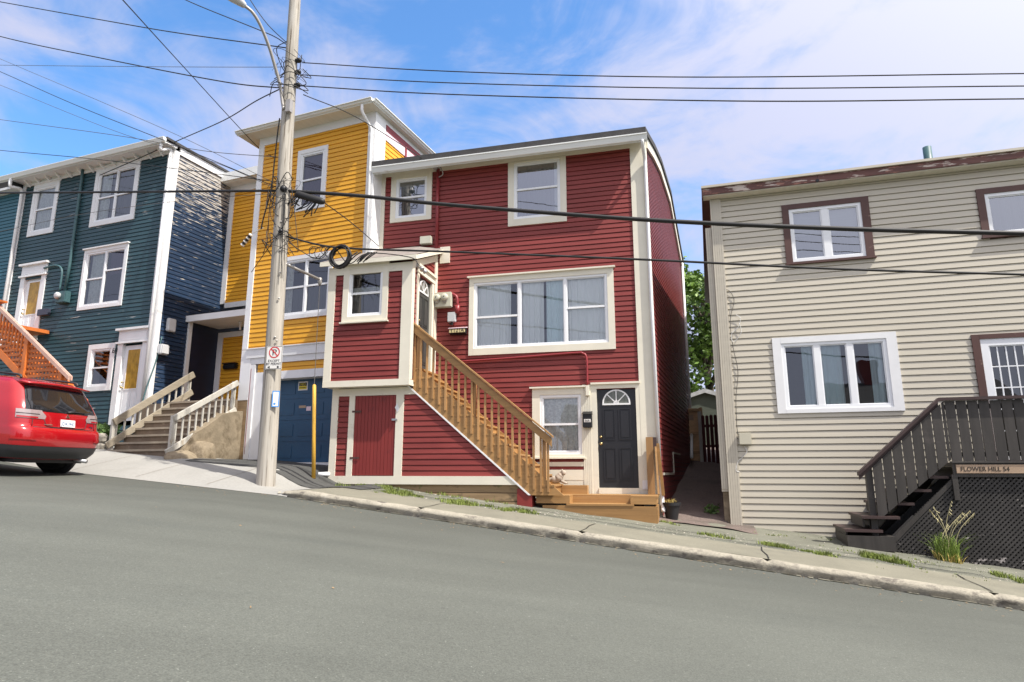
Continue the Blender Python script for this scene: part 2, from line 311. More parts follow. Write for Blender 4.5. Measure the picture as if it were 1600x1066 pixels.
def curtain_mb(fr, w, u0, u1, z0, z1, amp=.02, wl=.09):
    mb = MB(fr); n = max(6, int((u1-u0)/wl*6)); ph = random.random()*6
    for i in range(n+1):
        u = u0+(u1-u0)*i/n; k = u-u0; o = w+amp*(.7*math.sin(2*math.pi*k/wl+ph+1.6*math.sin(k*4.1+ph))+.45*math.sin(2*math.pi*k/(wl*.43)+ph*2+math.sin(k*9)))*(.45+.55*abs(math.sin(k*2.7+ph)))
        mb.v += [fr.pt(u, o, z0), fr.pt(u, o*.6+w*.4, z1)]
        if i: b = 2*i; mb.f.append((b-2, b, b+1, b-1))
    return mb
def rectpx(fr, w, pts):
    q = [fr.pick(x, y, w) for x, y in pts]   # tl, tr, br, bl
    return ((q[0][0]+q[3][0])/2, (q[1][0]+q[2][0])/2, (q[2][1]+q[3][1])/2, (q[0][1]+q[1][1])/2)
def window(par, fr, w, outer, tw, cols, rails, cas='cream', frm='vinyl', cur=None, glass='glass', cap=0, sill=0, ft=.05, mull=.055, name='window', proud=.035, muntin=None, casd=None):
    """outer casing rect; tw = (left,right,bottom,top) casing widths; cols = fractions; rails = per column meeting-rail height fraction or None"""
    u0, u1, z0, z1 = outer; a0, a1, b0, b1 = u0+tw[0], u1-tw[1], z0+tw[2], z1-tw[3]
    mf = MB(fr)
    mf.box(a0, a0+ft, w-.05, w+.018, b0, b1).box(a1-ft, a1, w-.05, w+.018, b0, b1).box(a0+ft, a1-ft, w-.05, w+.0175, b1-ft, b1).box(a0+ft, a1-ft, w-.05, w+.0175, b0, b0+ft*1.1)
    cu = [0]+list(cols)+[1] if cols else [0, 1]
    gu = [a0+ft+(a1-a0-2*ft)*c for c in cu]
    for c in gu[1:-1]: mf.box(c-mull/2, c+mull/2, w-.05, w+.012, b0+ft*1.1, b1-ft)
    for i in range(len(gu)-1):
        l = gu[i]+(mull/2 if i else 0); r = gu[i+1]-(mull/2 if i < len(gu)-2 else 0)
        if rails and rails[i] is not None:
            zr_ = b0+(b1-b0)*rails[i]; mf.box(l, r, w-.045, w+.006, zr_-.022, zr_+.022)
        sf = .022   # sash frame
        for (q0, q1, y0, y1) in ((l, l+sf, b0+ft, b1-ft), (r-sf, r, b0+ft, b1-ft), (l+sf, r-sf, b0+ft, b0+ft+sf), (l+sf, r-sf, b1-ft-sf, b1-ft)): mf.box(q0, q1, w-.045, w-.004, y0+.001, y1-.001)
        if muntin:
            for k in range(1, muntin[0]): q = l+(r-l)*k/muntin[0]; mf.box(q-.011, q+.011, w-.04, w-.006, b0+ft+sf, b1-ft-sf)
            for k in range(1, muntin[1]): q = b0+ft+(b1-b0-2*ft)*k/muntin[1]; mf.box(l+sf, r-sf, w-.0395, w-.0065, q-.011, q+.011)
    f = link(name, mf, M[frm], par)
    mc = MB(fr)
    if max(tw) > .01:
        mc.box(u0, a0, w-.02, w+proud, z0, z1).box(a1, u1, w-.02, w+proud, z0, z1).box(a0, a1, w-.02, w+proud+.002, b1, z1).box(a0, a1, w-.02, w+proud+.002, z0, b0)
        if cap: mc.box(u0-cap, u1+cap, w-.02, w+proud+.05, z1, z1+.035)
        if sill: mc.box(u0-sill, u1+sill, w-.02, w+proud+.045, z0-.03, z0)
        link('casing', mc, M[casd or cas], f)
    g = MB(fr); g.quad((a0+.01, w-.025, b0+.01), (a1-.01, w-.025, b0+.01), (a1-.01, w-.025, b1-.01), (a0+.01, w-.025, b1-.01)); link('pane', g, M[glass], f)
    d = .8; rm = MB(fr); e = .03
    A = [(a0-e, w-.055, b0-e), (a1+e, w-.055, b0-e), (a1+e, w-.055, b1+e), (a0-e, w-.055, b1+e)]; Bk = [(x, w-d, z) for x, _, z in A]
    rm.add(A+Bk, [(4, 5, 6, 7), (0, 1, 5, 4), (1, 2, 6, 5), (2, 3, 7, 6), (3, 0, 4, 7)]); link('room_behind', rm, M['room'], f)
    if cur:
        for (c0, c1, y0, y1, cm) in cur:
            if cm == 'blind':
                bl = MB(fr); bl.quad((a0+(a1-a0)*c0, w-.1, b0+(b1-b0)*y0), (a0+(a1-a0)*c1, w-.1, b0+(b1-b0)*y0), (a0+(a1-a0)*c1, w-.1, b0+(b1-b0)*y1), (a0+(a1-a0)*c0, w-.1, b0+(b1-b0)*y1)); link('blind', bl, M['blind'], f)
            else: link('curtain', curtain_mb(fr, w-.075, a0+(a1-a0)*c0, a0+(a1-a0)*c1, b0+(b1-b0)*y0, b0+(b1-b0)*y1, .026, .17), M[cm], f)
    return f, (a0-.01, a1+.01, b0-.01, b1+.01)
def arc_pts(cx, cz, r, n=14, a0=0, a1=math.pi): return [(cx+r*math.cos(a0+(a1-a0)*i/n), cz+r*math.sin(a0+(a1-a0)*i/n)) for i in range(n+1)]
def door(par, fr, w, u0, u1, z0, z1, mat, light='fan', panels=True, knob='left', frame_mat='cream', fmat='white'):
    f = link('door', MB(fr).box(u0, u1, w-.045, w, z0, z1), M[mat], par)
    W = u1-u0; Hh = z1-z0; pm = MB(fr)
    rows = ((.07, .40), (.48, .80)) if light == 'fan' else ((.07, .40),)
    if panels:
        for ra, rb in rows:
            for ca, cb in ((.14, .46), (.54, .86)):
                a, b, c, d = u0+W*ca, u0+W*cb, z0+Hh*ra, z0+Hh*rb
                for (x0, x1, y0, y1) in ((a, b, d-.02, d), (a, b, c, c+.02), (a, a+.02, c+.02, d-.02), (b-.02, b, c+.02, d-.02)): pm.box(x0, x1, w-.002, w+.012, y0, y1)
                pm.box(a+.05, b-.05, w-.002, w+.010, c+.05, d-.05)
        link('panel_moulding', pm, M[mat], f)
    if light == 'fan':
        cx = (u0+u1)/2; cz = z0+Hh*.855; r = W*.36
        am = MB(fr)
        o = arc_pts(cx, cz, r); i = arc_pts(cx, cz, r-.03)
        for k in range(len(o)-1): am.add([(o[k][0], w-.001, o[k][1]), (o[k+1][0], w-.001, o[k+1][1]), (i[k+1][0], w-.001, i[k+1][1]), (i[k][0], w-.001, i[k][1]), (o[k][0], w+.016, o[k][1]), (o[k+1][0], w+.016, o[k+1][1]), (i[k+1][0], w+.016, i[k+1][1]), (i[k][0], w+.016, i[k][1])], [(4, 5, 6, 7), (0, 1, 5, 4), (2, 3, 7, 6)])
        am.box(cx-r, cx+r, w-.001, w+.016, cz-.035, cz)
        for a in (45, 90, 135): am.bar((cx, w+.008, cz), (cx+(r-.02)*math.cos(RAD(a)), w+.008, cz+(r-.02)*math.sin(RAD(a))), .011, .006, fr.n)
        hub = arc_pts(cx, cz, .06, 8); am.add([(x, w+.014, z) for x, z in hub], [tuple(range(len(hub)))])
        link('fanlight_frame', am, M[fmat], f)
        gm = MB(fr); gm.add([(x, w+.004, z) for x, z in i], [tuple(range(len(i)))]); link('fanlight_pane', gm, M['lampglass'], f)
    elif light:
        a, b, c, d = light; a, b, c, d = u0+W*a, u0+W*b, z0+Hh*c, z0+Hh*d
        link('door_pane', MB(fr).box(a, b, w-.001, w+.006, c, d), M['amber'], f)
        am = MB(fr)
        for (x0, x1, y0, y1) in ((a-.03, b+.03, d, d+.03), (a-.03, b+.03, c-.03, c), (a-.03, a, c, d), (b, b+.03, c, d)): am.box(x0, x1, w-.001, w+.015, y0, y1)
        link('pane_frame', am, M['vinyl'], f)
    ku = u0+.07 if knob == 'left' else u1-.07
    for kz, rr in ((z0+Hh*.44, .03), (z0+Hh*.51, .024)):
        link('door_knob', MB(fr).lathe((ku, w, kz), [(rr*.9, 0), (rr*.4, .01), (rr*.4, .03), (rr, .04), (rr, .06), (rr*.6, .07)], 12, fr.n), M['brass'], f, True)
    return f
M['lampglass'] = mk('fanlight_glass', (.14, .15, .13), .12, .3, (20, 20, 6), spec=.6)
SUN_E, SKY_S, SKY_V, CLOUD, EXPO, GLOW = 3.7, .13, 1.2, (2.65, 2.75, 3.6), .97, 2.5
# ================================================================ GROUND
K0 = Vector((math.sin(RAD(16.5))*9.5, math.cos(RAD(16.5))*9.5, 0))
D1 = Vector((math.cos(RAD(16.5)), -math.sin(RAD(16.5)), 0)); N1 = Vector((math.sin(RAD(16.5)), math.cos(RAD(16.5)), 0))
D2 = Vector((math.cos(RAD(22)), -math.sin(RAD(22)), 0)); N2 = Vector((math.sin(RAD(22)), math.cos(RAD(22)), 0))
E7 = K0-D1*7
def sstep(a, b, x): t = max(0, min(1, (x-a)/(b-a))); return t*t*(3-2*t)
def edge(s): return K0+D1*s if s >= -7 else E7+D2*(s+7)
def nrm(s): y = RAD(22-5.5*sstep(-8.2, -5.8, s)); return Vector((math.sin(y), math.cos(y), 0))
def sn(x, y):
    p = Vector((x, y, 0)); u = (p-K0).dot(D1)
    if u >= -7: return u, (p-K0).dot(N1)
    u2 = (p-E7).dot(D2)
    return -7+min(u2, 0), (p-E7).dot(N2)
def zr(s):
    if s >= -7: return .385-.117*s
    if s >= -12.65: return 1.204+.072*(-7-s)
    return 1.611+.11*(-12.65-s)
def kh(s): return .03+.105*sstep(-7.3, -6.4, s)
def rise(s, n):
    n = max(n, 0); a = (.016+.014*sstep(-1, 3, s))*n; b = .24*min(n, 1.5)+.0*n
    f = sstep(-7.3, -8.5, s) if False else 1-sstep(-8.5, -7.3, s)
    return a*(1-f)+b*f+.15*max(0, min(n, 16)-4.2)
def G(x, y):
    s, n = sn(x, y)
    return zr(s)+(kh(s)+rise(s, n) if n > .01 else 0)
def gp(s, n, dz=0):
    p = edge(s)+nrm(s)*n; s2, n2 = s, n
    return Vector((p.x, p.y, zr(s)+(kh(s)+rise(s, n) if n > .01 else 0)+dz))
def pickg(px, py):
    r = ray(px, py); t = 3.0
    for i in range(400):
        q = r*t
        if q.z+EYE < G(q.x, q.y): break
        t += .1
    a, b = t-.1, t
    for i in range(30):
        m = (a+b)/2; q = r*m
        if q.z+EYE < G(q.x, q.y): b = m
        else: a = m
    q = r*b; return Vector((q.x, q.y, G(q.x, q.y)))
def strip(s0, s1, ds, ns, dz=0, jit=0):
    mb = MB(); k = int(round((s1-s0)/ds)); m = len(ns)
    for i in range(k+1):
        s = s0+(s1-s0)*i/k
        for n in ns:
            p = gp(s, n, dz)
            if jit: p.z += noise.noise(p*2.1)*jit
            mb.v.append(p)
        if i:
            for j in range(m-1): a = (i-1)*m+j; mb.f.append((a, a+1, a+m+1, a+m))
    return mb
def struct(name, mb, mat, smooth=True, kind='structure'):
    o = bpy.data.objects.new(name, bpy.data.meshes.new(name)); C.objects.link(o); o.data.from_pydata(mb.v, [], mb.f)
    bm = bmesh.new(); bm.from_mesh(o.data); bmesh.ops.recalc_face_normals(bm, faces=bm.faces)
    up = sum(f.normal.z*f.calc_area() for f in bm.faces)
    if up < 0: bmesh.ops.reverse_faces(bm, faces=bm.faces)
    bm.to_mesh(o.data); bm.free()
    if smooth:
        for p in o.data.polygons: p.use_smooth = True
    o.data.materials.append(mat); o['kind'] = kind; return o
tm = MB(); xs = [-400, -200, -100, -60, -40]+list(range(-30, 31, 3))+[40, 60, 100, 200, 400]; ys = [-400, -200, -100, -50, -30]+list(range(-20, 46, 3))+[60, 100, 200, 400]
for x in xs:
    for y in ys:
        s, n = sn(max(-60, min(60, x)), max(-30, min(45, y)))
        tm.v.append(Vector((x, y, zr(s)-.35+(rise(s, n) if n > 0 else 0))))
for i in range(len(xs)-1):
    for j in range(len(ys)-1): a = i*len(ys)+j; tm.f.append((a, a+1, a+len(ys)+1, a+len(ys)))
struct('ground', tm, M['soil'])
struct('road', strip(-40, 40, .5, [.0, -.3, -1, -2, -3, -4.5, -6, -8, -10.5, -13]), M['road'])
# sidewalk slabs (right of the pole) with a worn kerb; pale concrete apron left of it
struct('sidewalk', strip(-6.75, 30, .25, [.16, .5, .9, 1.38], .002, .008), M['walk'])
km = MB(); ss = [-6.95+.06*i for i in range(int(37/.06))]; joints = [-6.9+2.55*i for i in range(16)]
for i, s in enumerate(ss):
    p0 = edge(s); nn = nrm(s); h = kh(s); zz = zr(s)
    def rg(a, k): return noise.noise(Vector((s*3.1, k*5.3, a)))*.016+noise.noise(Vector((s*9, k*3.3, a+9)))*.014
    jd = min(abs(s-j) for j in joints); cut = .03 if jd < .035 else 0
    pr = [(0.035+rg(1, 0), -.03), (.03+rg(1, 1)+cut, .035), (.012+rg(2, 2)+cut, h*.55), (.02+rg(2, 3)+cut, h-.035), (.05+rg(3, 4)+cut, h-.002-cut+rg(4, 5)*.4), (.19, h+.006-cut)]
    for n, z in pr: q = p0+nn*n; km.v.append(Vector((q.x, q.y, zz+z)))
    if i:
        for j in range(5): a = (i-1)*6+j; km.f.append((a, a+1, a+7, a+6))
struct('kerb', km, M['kerb'])
gm = MB()   # crumbled lip of old concrete along the foot of the kerb
for i in range(330):
    s = -6.5+random.random()*22; w_ = .02+.05*max(0, noise.noise(Vector((s*1.3, 0, 4))))+.02*random.random()
    p = edge(s); nn = nrm(s); d = D1*(.03+.05*random.random()); z = zr(s)+.006
    a = p-d+nn*.04; b = p+d+nn*.04; c = p+d*.7-nn*w_; e = p-d*.8-nn*w_*.8
    for q in (a, b, c, e): q.z = z-(.117*((q-p).dot(D1)))+.004
    gm.add([a, b, c, e], [(0, 1, 2, 3)], raw=True)
struct('gutter_lip', gm, M['walk'], False)
lm = MB(); rl_ = random.Random(11)   # grit, leaves and chips lying on the road
for i in range(322):
    s = rl_.uniform(-9, 8); n = -abs(rl_.gauss(0, .35))-.03 if i < 300 else -rl_.uniform(.3, 7.5)
    p = gp(s, n, .004) if s > -7 or i >= 300 else gp(s, n, .004); a = rl_.random()*6.28; r = rl_.uniform(.008, .022) if i < 300 else rl_.uniform(.01, .03)
    d = Vector((math.cos(a), math.sin(a), 0)); e = Vector((-d.y, d.x, 0))*rl_.uniform(.3, .8)
    q = [p+d*r, p+e*r, p-d*r*.8, p-e*r*.9]
    for k in q: k.z = p.z-.117*(k-p).dot(D1)+.002
    q[0].z += .006
    lm.add(q, [(0, 1, 2, 3)], raw=True)
struct('road_grit', lm, M['oldwood'], False, 'stuff')
pm_ = MB()
for i in range(900):
    s = rl_.uniform(-6.3, 5.5); n = rl_.uniform(1.42, 2.5) if i < 700 else rl_.uniform(1.4, 4.0)
    p = gp(s, n, -.004); r = rl_.uniform(.006, .02); a = rl_.random()*6.28; d = Vector((math.cos(a), math.sin(a), 0))*r; e = Vector((-d.y, d.x, 0))*rl_.uniform(.5, 1)
    t = p+Vector((0, 0, r*.8)); pm_.add([p+d, p+e, p-d, p-e, t], [(0, 1, 4), (1, 2, 4), (2, 3, 4), (3, 0, 4)], raw=True)
struct('loose_gravel', pm_, M['stone'], False, 'stuff')
struct('driveway_apron', strip(-24, -6.75, .25, [.0, .12, .25, .6, 1.0, 1.45, 1.9, 2.6], .006), M['conc'])
struct('verge', strip(-6.6, 30, .25, [1.36, 1.9, 2.6, 3.4, 4.3, 4.9], -.006, .03), M['verge'])
struct('driveway', strip(-10.6, -6.1, .25, [1.3, 1.55, 2, 2.6, 3.2, 4.5], .016), M['drive'])
struct('alley_path', strip(-1.15, .85, .1, [3.35+.3*i for i in range(46)], .012, .05), M['gravel'])
jm = MB()  # open joints across the sidewalk
for s in joints[1:]:
    a = [gp(s+dx+noise.noise(Vector((s, n, 3)))*.03, n, .010) for n, dx in ((.17, 0), (.5, .015), (.95, -.02), (1.36, .01))]
    for p, q in zip(a, a[1:]):
        jm.add([p-D1*.009, p+D1*.009, q+D1*.008, q-D1*.008], [(0, 1, 2, 3)], raw=True)
struct('sidewalk_joint', jm, M['black'], False)
am = MB()
for s in (-8.6, -10.4, -12.2, -14): 
    for n0, n1 in ((.05, 1.3),):
        a = gp(s, n0, .012); b = gp(s, n1, .012); am.add([a-D2*.006, a+D2*.006, b+D2*.006, b-D2*.006], [(0, 1, 2, 3)], raw=True)
struct('apron_joint', am, M['step'], False)
# ================================================================ RED HOUSE
R = Frame(2.19, 13.4, 14.3)
UR = .80; UL = -5.62
YD = Vector((math.sin(RAD(20)), math.cos(RAD(20)), 0))
S = Frame(R.pt(UR, 0, 0).x, R.pt(UR, 0, 0).y, -70)     # its right side wall
red = root('red_house', 'dark red clapboard house with cream trim, black front door and wooden stair', 'house', R, (-2.4, 0, .6))
ztop = 9.02
wins = {}
holes = []
def addw(px, tw, **k):
    fr = k.pop('fr', R); w = k.pop('w', 0); par = k.pop('par', red)
    f, h = window(par, fr, w, rectpx(fr, w+.03, px), tw, **k); return f, h
f, h = addw([(611, 276), (674.5, 268), (674.5, 341.5), (610, 349)], (.13, .13, .10, .10), cols=None, rails=[.52], cur=[(0, 1, .62, 1, 'blind')], glass='glassup'); holes.append(h)
f, h = addw([(793.5, 255), (884, 243.5), (885.5, 345), (794, 354.6)], (.14, .14, .16, .03), cols=None, rails=[.52], cur=[(.86, 1, 0, 1, 'curtain'), (0, .86, 0, 1, 'greycur')], glass='glassup'); holes.append(h)
bigpx = [(733, 436), (957.5, 417), (962.7, 545), (732.3, 556)]
f, h = addw(bigpx, (.11, .14, .15, .12), cols=[.345, .70], rails=[.47, None, .53], cur=[(0, .28, 0, 1, 'curtain'), (.33, .53, 0, 1, 'curtain'), (.55, .70, 0, 1, 'curtainblue'), (.70, .99, 0, 1, 'curtain')], cap=.04); holes.append(h)
lowpx = [(831, 609), (911, 604), (914, 713.5), (832.5, 716)]
f, h = addw(lowpx, (.17, .05, .06, .14), cols=None, rails=[.50], cur=[(0, 1, 0, 1, 'lace')], cap=.05, sill=.02, ft=.06); holes.append(h)
du0, dz0 = R.pick(934, 760); du1, dz1 = R.pick(996, 609.5)
du0, du1, dz0, dz1 = -.41, .40, 1.27, 3.29
holes.append((du0-.02, du1+.02, dz0-.2, dz1+.02))
LAP = .112
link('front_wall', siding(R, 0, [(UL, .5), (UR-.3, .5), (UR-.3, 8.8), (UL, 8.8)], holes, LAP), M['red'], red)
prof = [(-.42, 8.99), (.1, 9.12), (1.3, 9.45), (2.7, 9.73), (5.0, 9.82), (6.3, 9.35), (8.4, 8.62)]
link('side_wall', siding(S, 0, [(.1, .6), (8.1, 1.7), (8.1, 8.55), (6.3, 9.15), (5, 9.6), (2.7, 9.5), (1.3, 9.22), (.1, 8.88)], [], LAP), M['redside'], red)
def rp(u, t, z): p = R.pt(u, 0, z); return p+YD*t
m = MB()  # far and left walls close the body
a, b, c, d = [rp(UL, .02, .3), rp(UL, 8.1, .3), rp(UR, 8.1, .3), rp(UR-.01, .02, .3)]
up = Vector((0, 0, 8.5))
for p, q in ((a, b), (b, c)): m.add([p, q, q+up, p+up], [(0, 1, 2, 3)], raw=True)
link('rear_wall', m, M['redside'], red)
m = MB()
for th, lo in ((0, 1),):
    n = len(prof); vs = []
    for uu in (UL-.05, UR+.10):
        vs += [rp(uu, t, z) for t, z in prof]+[rp(uu, t, z-.13) for t, z in prof]
    fs = []
    for i in range(n-1): fs += [(i, i+1, 2*n+i+1, 2*n+i), (n+i, 3*n+i, 3*n+i+1, n+i+1), (i, n+i, n+i+1, i+1), (2*n+i, 2*n+i+1, 3*n+i+1, 3*n+i)]
    fs += [(0, 2*n, 3*n, n), (n-1, 2*n-1, 4*n-1, 3*n-1)]
    m.add(vs, fs, raw=True)
roofr = link('roof', m, M['roof'], red)
m = MB()   # barge board under the roof edge of the side wall
for (t0, z0), (t1, z1) in zip(prof[1:], prof[2:]):
    for off, hh in ((.045, .26),):
        q = [S.pt(t0, .012, z0-.10), S.pt(t1, .012, z1-.10), S.pt(t1, .012, z1-.10-hh), S.pt(t0, .012, z0-.10-hh)]
        m.hexa([p+S.n*0 for p in q], [p+S.n*.05 for p in q])
mb2 = MB(); mb2.v = m.v; mb2.f = m.f
def hexa_raw(mb, q0, q1): mb.add(q0+q1, [(0, 1, 2, 3), (7, 6, 5, 4), (0, 4, 5, 1), (1, 5, 6, 2), (2, 6, 7, 3), (3, 7, 4, 0)], raw=True)
m = MB()
for (t0, z0), (t1, z1) in zip(prof[1:], prof[2:]):
    q = [S.pt(t0, .012, z0-.105), S.pt(t1, .012, z1-.105), S.pt(t1, .012, z1-.37), S.pt(t0, .012, z0-.37)]
    hexa_raw(m, q, [p+S.n*.05 for p in q])
link('barge_board', m, M['soffit'], red)
# frieze, soffit, gutter
gz = R.pick(1010, 208, .42)[1]
m = MB(R); m.box(UL, -2.6, 0, .033, 8.735, 8.90).box(-2.6, UR-.3, 0, .0325, 8.735, 8.90); link('frieze', m, M['cream'], red)
m = MB(R); m.hexa([(UL, .001, 8.885), (UR+.02, .001, 8.885), (UR+.02, .37, 8.70), (UL, .37, 8.70)], [(UL, .001, 8.91), (UR+.02, .001, 8.91), (UR+.02, .37, 8.725), (UL, .37, 8.725)]); link('soffit', m, M['soffit'], red)
m = MB(R); m.prism([(UL-.05, 0), (UR+.08, 0), (UR+.08, .0), (UL-.05, .0)], 0, 0) if False else None
gu = link('gutter', MB(R).box(UL-.02, UR+.08, .36, .375, 8.66, 8.84).hexa([(UL-.02, .375, 8.68), (UR+.08, .375, 8.68), (UR+.08, .43, 8.68), (UL-.02, .43, 8.68)], [(UL-.02, .375, 8.81), (UR+.08, .375, 8.81), (UR+.08, .475, 8.81), (UL-.02, .475, 8.81)]).box(UL-.02, UR+.08, .47, .485, 8.795, 8.82), M['gutter'], red)
m = MB(R); m.tube(smooth_path([(UR-.02, .42, 8.70), (UR-.02, .40, 8.6), (UR+.0, .12, 8.4), (UR+.005, .075, 8.2)], 5)+[R and (UR+.01, .075, 5), (UR+.03, .075, 1.45)], .038, 8)
m.tube(smooth_path([(UR+.03, .075, 1.5), (UR+.05, .10, 1.0), (UR+.06, .2, .82)], 4), .04, 8)
link('downspout', m, M['white'], red, True)
m = MB(R); m.box(UR-.32, UR, 0, .034, .5, 8.89); link('corner_board', m, M['cream'], red)
link('corner_board', MB(S).box(0, .14, 0, .03, .5, 8.95), M['cream'], red)
link('corner_board', MB(R).box(UL, UL+.14, 0, .034, 6.4, 8.734), M['cream'], red)
# foundation of the side wall and rear downspout
link('foundation', MB(S).box(-.02, 2.6, -.2, .0, .2, 1.5).box(2.6, 8.1, -.2, .001, .2, 1.9), M['black'], red)
link('foundation_trim', MB(S).box(.6, 2.7, 0, .03, 1.52, 1.57).box(2.7, 4.4, 0, .029, 2.02, 2.06).box(2.65, 2.7, 0, .031, 1.57, 2.02), M['boxgrey'], red)
m = MB(S); m.tube([(8.0, .06, 8.5), (8.0, .06, 2.75)], .045, 8).tube([(8.0, .06, 2.8), (6.5, .14, 2.0)], .045, 8); link('downspout', m, M['gutter'], red, True)
# door, surround, porch light cover
door(red, R, -.02, du0, du1, dz0, dz1, 'doorblk')
m = MB(R)
m.box(du0-.10, du0, -.03, .03, 1.0, dz1+.02).box(du1, du1+.08, -.03, .03, 1.0, dz1+.02).box(du0-.10, du1+.08, -.03, .031, dz1+.02, 3.40).box(du0-.12, UR-.30, -.01, .07, 3.40, 3.44)
m.box(du0, du1, -.05, .05, 1.10, dz0-.005)
link('door_frame', m, M['cream'], red)
m = MB(R); v0 = R.pick(911, 650)[0]
for i in range(5): m.box(v0+.002+i*.037, v0+.002+i*.037+.030, 0, .038, 1.05, 3.40)
m.box(v0, du0-.10, 0, .028, 1.05, 3.40); link('beadboard_panel', m, M['cream'], red)
m = MB(R); wl = R.pick(832, 700)[0]
m.box(wl, du0-.12, 0, .028, 1.70, 1.79).box(wl, du0-.12, 0, .032, 1.42, 1.63).box(wl, du0-.12, 0, .027, 1.05, 1.42); link('apron_panel', m, M['cream'], red)
link('switch_plate', MB(R).box(.47, .58, .034, .05, 1.24, 1.42), M['white'], red)
# conduits
m = MB(R); cu_, cz = R.pick(685, 300); wz0 = R.pick(685, 392)[1]
m.tube([(cu_, .05, R.pick(685, 266)[1]), (cu_, .05, wz0)], .042, 8); link('conduit', m, M['redpaint'], red, True); m = MB(R)
q = [R.pick(x, y) for x, y in ((716, 478), (715, 466), (709, 461), (702, 461))]
m.tube(smooth_path([(u, .06, z) for u, z in q], 5), .035, 8); m.box(q[0][0]-.05, q[0][0]+.05, .02, .10, q[0][1]-.2, q[0][1])
link('conduit', m, M['redpaint'], red, True); m = MB(R)
q = [R.pick(x, y) for x, y in ((716, 566), (800, 560), (895, 552.5), (911, 553), (917, 562), (918, 604))]
m.tube(smooth_path([(u, .045, z) for u, z in q], 6), .024, 8)
link('conduit', m, M['redpaint'], red, True)
q = R.pick(918.5, 611); link('conduit_cover', MB(R).box(q[0]-.04, q[0]+.04, .03, .09, q[1]-.11, q[1]+.11), M['cream'], red, bevel=.008)
q = R.pick(683, 262); m = MB(R); m.lathe((q[0], .10, q[1]-.1), [(.05, 0), (.08, .08), (.07, .18), (.02, .22)], 10); m.tube(smooth_path([(q[0], .12, q[1]), (q[0]+.15, .2, q[1]-.08), (q[0]+.2, .12, q[1]-.25), (q[0]+.08, .08, q[1]-.3)], 6), .012, 6)
link('weatherhead', m, M['lampgrey'], red, True)
q = R.pick(669, 378); link('junction_box', MB(R).box(q[0]-.16, q[0]+.12, .01, .14, q[1]-.09, q[1]+.10), M['boxgrey'], red, bevel=.01)
q = R.pick(697, 399); link('blocking_board', MB(R).box(q[0]-.14, q[0]+.10, .0, .035, q[1]-.20, q[1]+.20), M['cream'], red)
# ---- porch box on the upper floor
PW = 1.45
pu0 = R.pick(507.5, 560, PW)[0]; pu1 = R.pick(639, 560, PW)[0]; pz0 = R.pick(510, 606, PW)[1]
pzt = R.pick(640, 411, PW)[1]
pzw = 6.62
pwpx = [(538, 416), (607.5, 404.5), (605, 500), (533.5, 504.5)]
f, ph = addw(pwpx, (.13, .13, .12, .12), w=PW, cols=None, rails=[.48], cur=[(0, 1, .5, .62, 'lace'), (0, 1, 0, .47, 'greycur')], cap=0, sill=.03, glass='glassd', frm='vinyl')
f.name = 'porch_window'
link('porch_front', siding(R, PW, [(pu0+.1, pz0+.1), (pu1-.16, pz0+.1), (pu1-.16, pzt-.1), (pu0+.1, pzt-.1)], [ph], LAP), M['red'], red)
PS = Frame(R.pt(pu1, PW, 0).x, R.pt(pu1, PW, 0).y, R.yaw-90)   # right side of the porch: u runs back to the wall
PL = Frame(R.pt(pu0, 0, 0).x, R.pt(pu0, 0, 0).y, R.yaw+90)
pdz0 = 3.74; pdz1 = PS.pick(662, 432, 0)[1]-.02
pd0, pd1 = .36, 1.12
link('porch_side', siding(PS, 0, [(.1, pz0+.1), (PW, pz0+.1), (PW, pzw-.05), (.1, pzt)], [(pd0-.02, pd1+.02, pdz0-.3, pdz1)], LAP), M['red'], red)
link('porch_left_side', siding(PL, 0, [(0, pz0+.05), (PW, pz0+.05), (PW, pzt), (0, pzw-.05)], [], LAP), M['red'], red)
m = MB(R)
m.box(pu0, pu0+.17, PW-.02, PW+.03, pz0+.12, pzt+.02).box(pu1-.2, pu1+.031, PW-.02, PW+.03, pz0+.12, pzt+.02).box(pu0, pu1+.032, PW-.02, PW+.034, pz0-.0, pz0+.13).box(pu0+.17, pu1-.2, PW-.02, PW+.029, pzt-.16, pzt+.02)
m.box(pu1, pu1+.03, PW-.12, PW-.02, pz0+.13, pzt+.02)
link('porch_trim', m, M['cream'], red)
m = MB(PS); m.box(.02, PW, 0, .03, pz0, pz0+.12).box(PW-.16, PW-.005, 0, .03, pz0+.12, pzw-.05)
m.prism([(.02, pzt-.10), (PW, pzw-.17), (PW, pzw-.02), (.02, pzt+.05)], 0, .028)
link('porch_side_trim', m, M['cream'], red)
dd = door(red, PS, -.03, pd0, pd1, pdz0, pdz1-.03, 'doordk', knob='left'); dd.name = 'porch_door'
m = MB(PS); m.box(pd0-.10, pd0, -.04, .035, pz0+.3, pdz1).box(pd1, pd1+.11, -.04, .035, pz0+.3, pdz1).box(pd0-.12, pd1+.14, -.04, .05, pdz1, pdz1+.13).box(pd0-.15, pd1+.17, -.02, .09, pdz1+.13, pdz1+.18)
link('porch_door_frame', m, M['cream'], red)
link('porch_floor', MB(R).box(pu0+.03, pu1-.03, .0, PW-.02, pz0+.005, pz0+.10), M['cream'], red)
ov = .16
m = MB(R)
A = (pu0-ov, PW+ov, pzt+.13); B = (pu1+ov, PW+ov, pzt+.13); Cc = (pu1+ov, .0, pzw+.12); Dd = (pu0-ov, .0, pzw+.12); T1 = (pu1-.45, .01, pzw+.24); T0 = (pu0+.4, .01, pzw+.24)
m.add([A, B, Cc, T1, T0, Dd], [(0, 1, 3, 4), (1, 2, 3), (0, 4, 5)]); proof = link('porch_roof', m, M['shingle'], red)
m = MB(R)
th = .10
def slab(a, b, t_in):
    pass
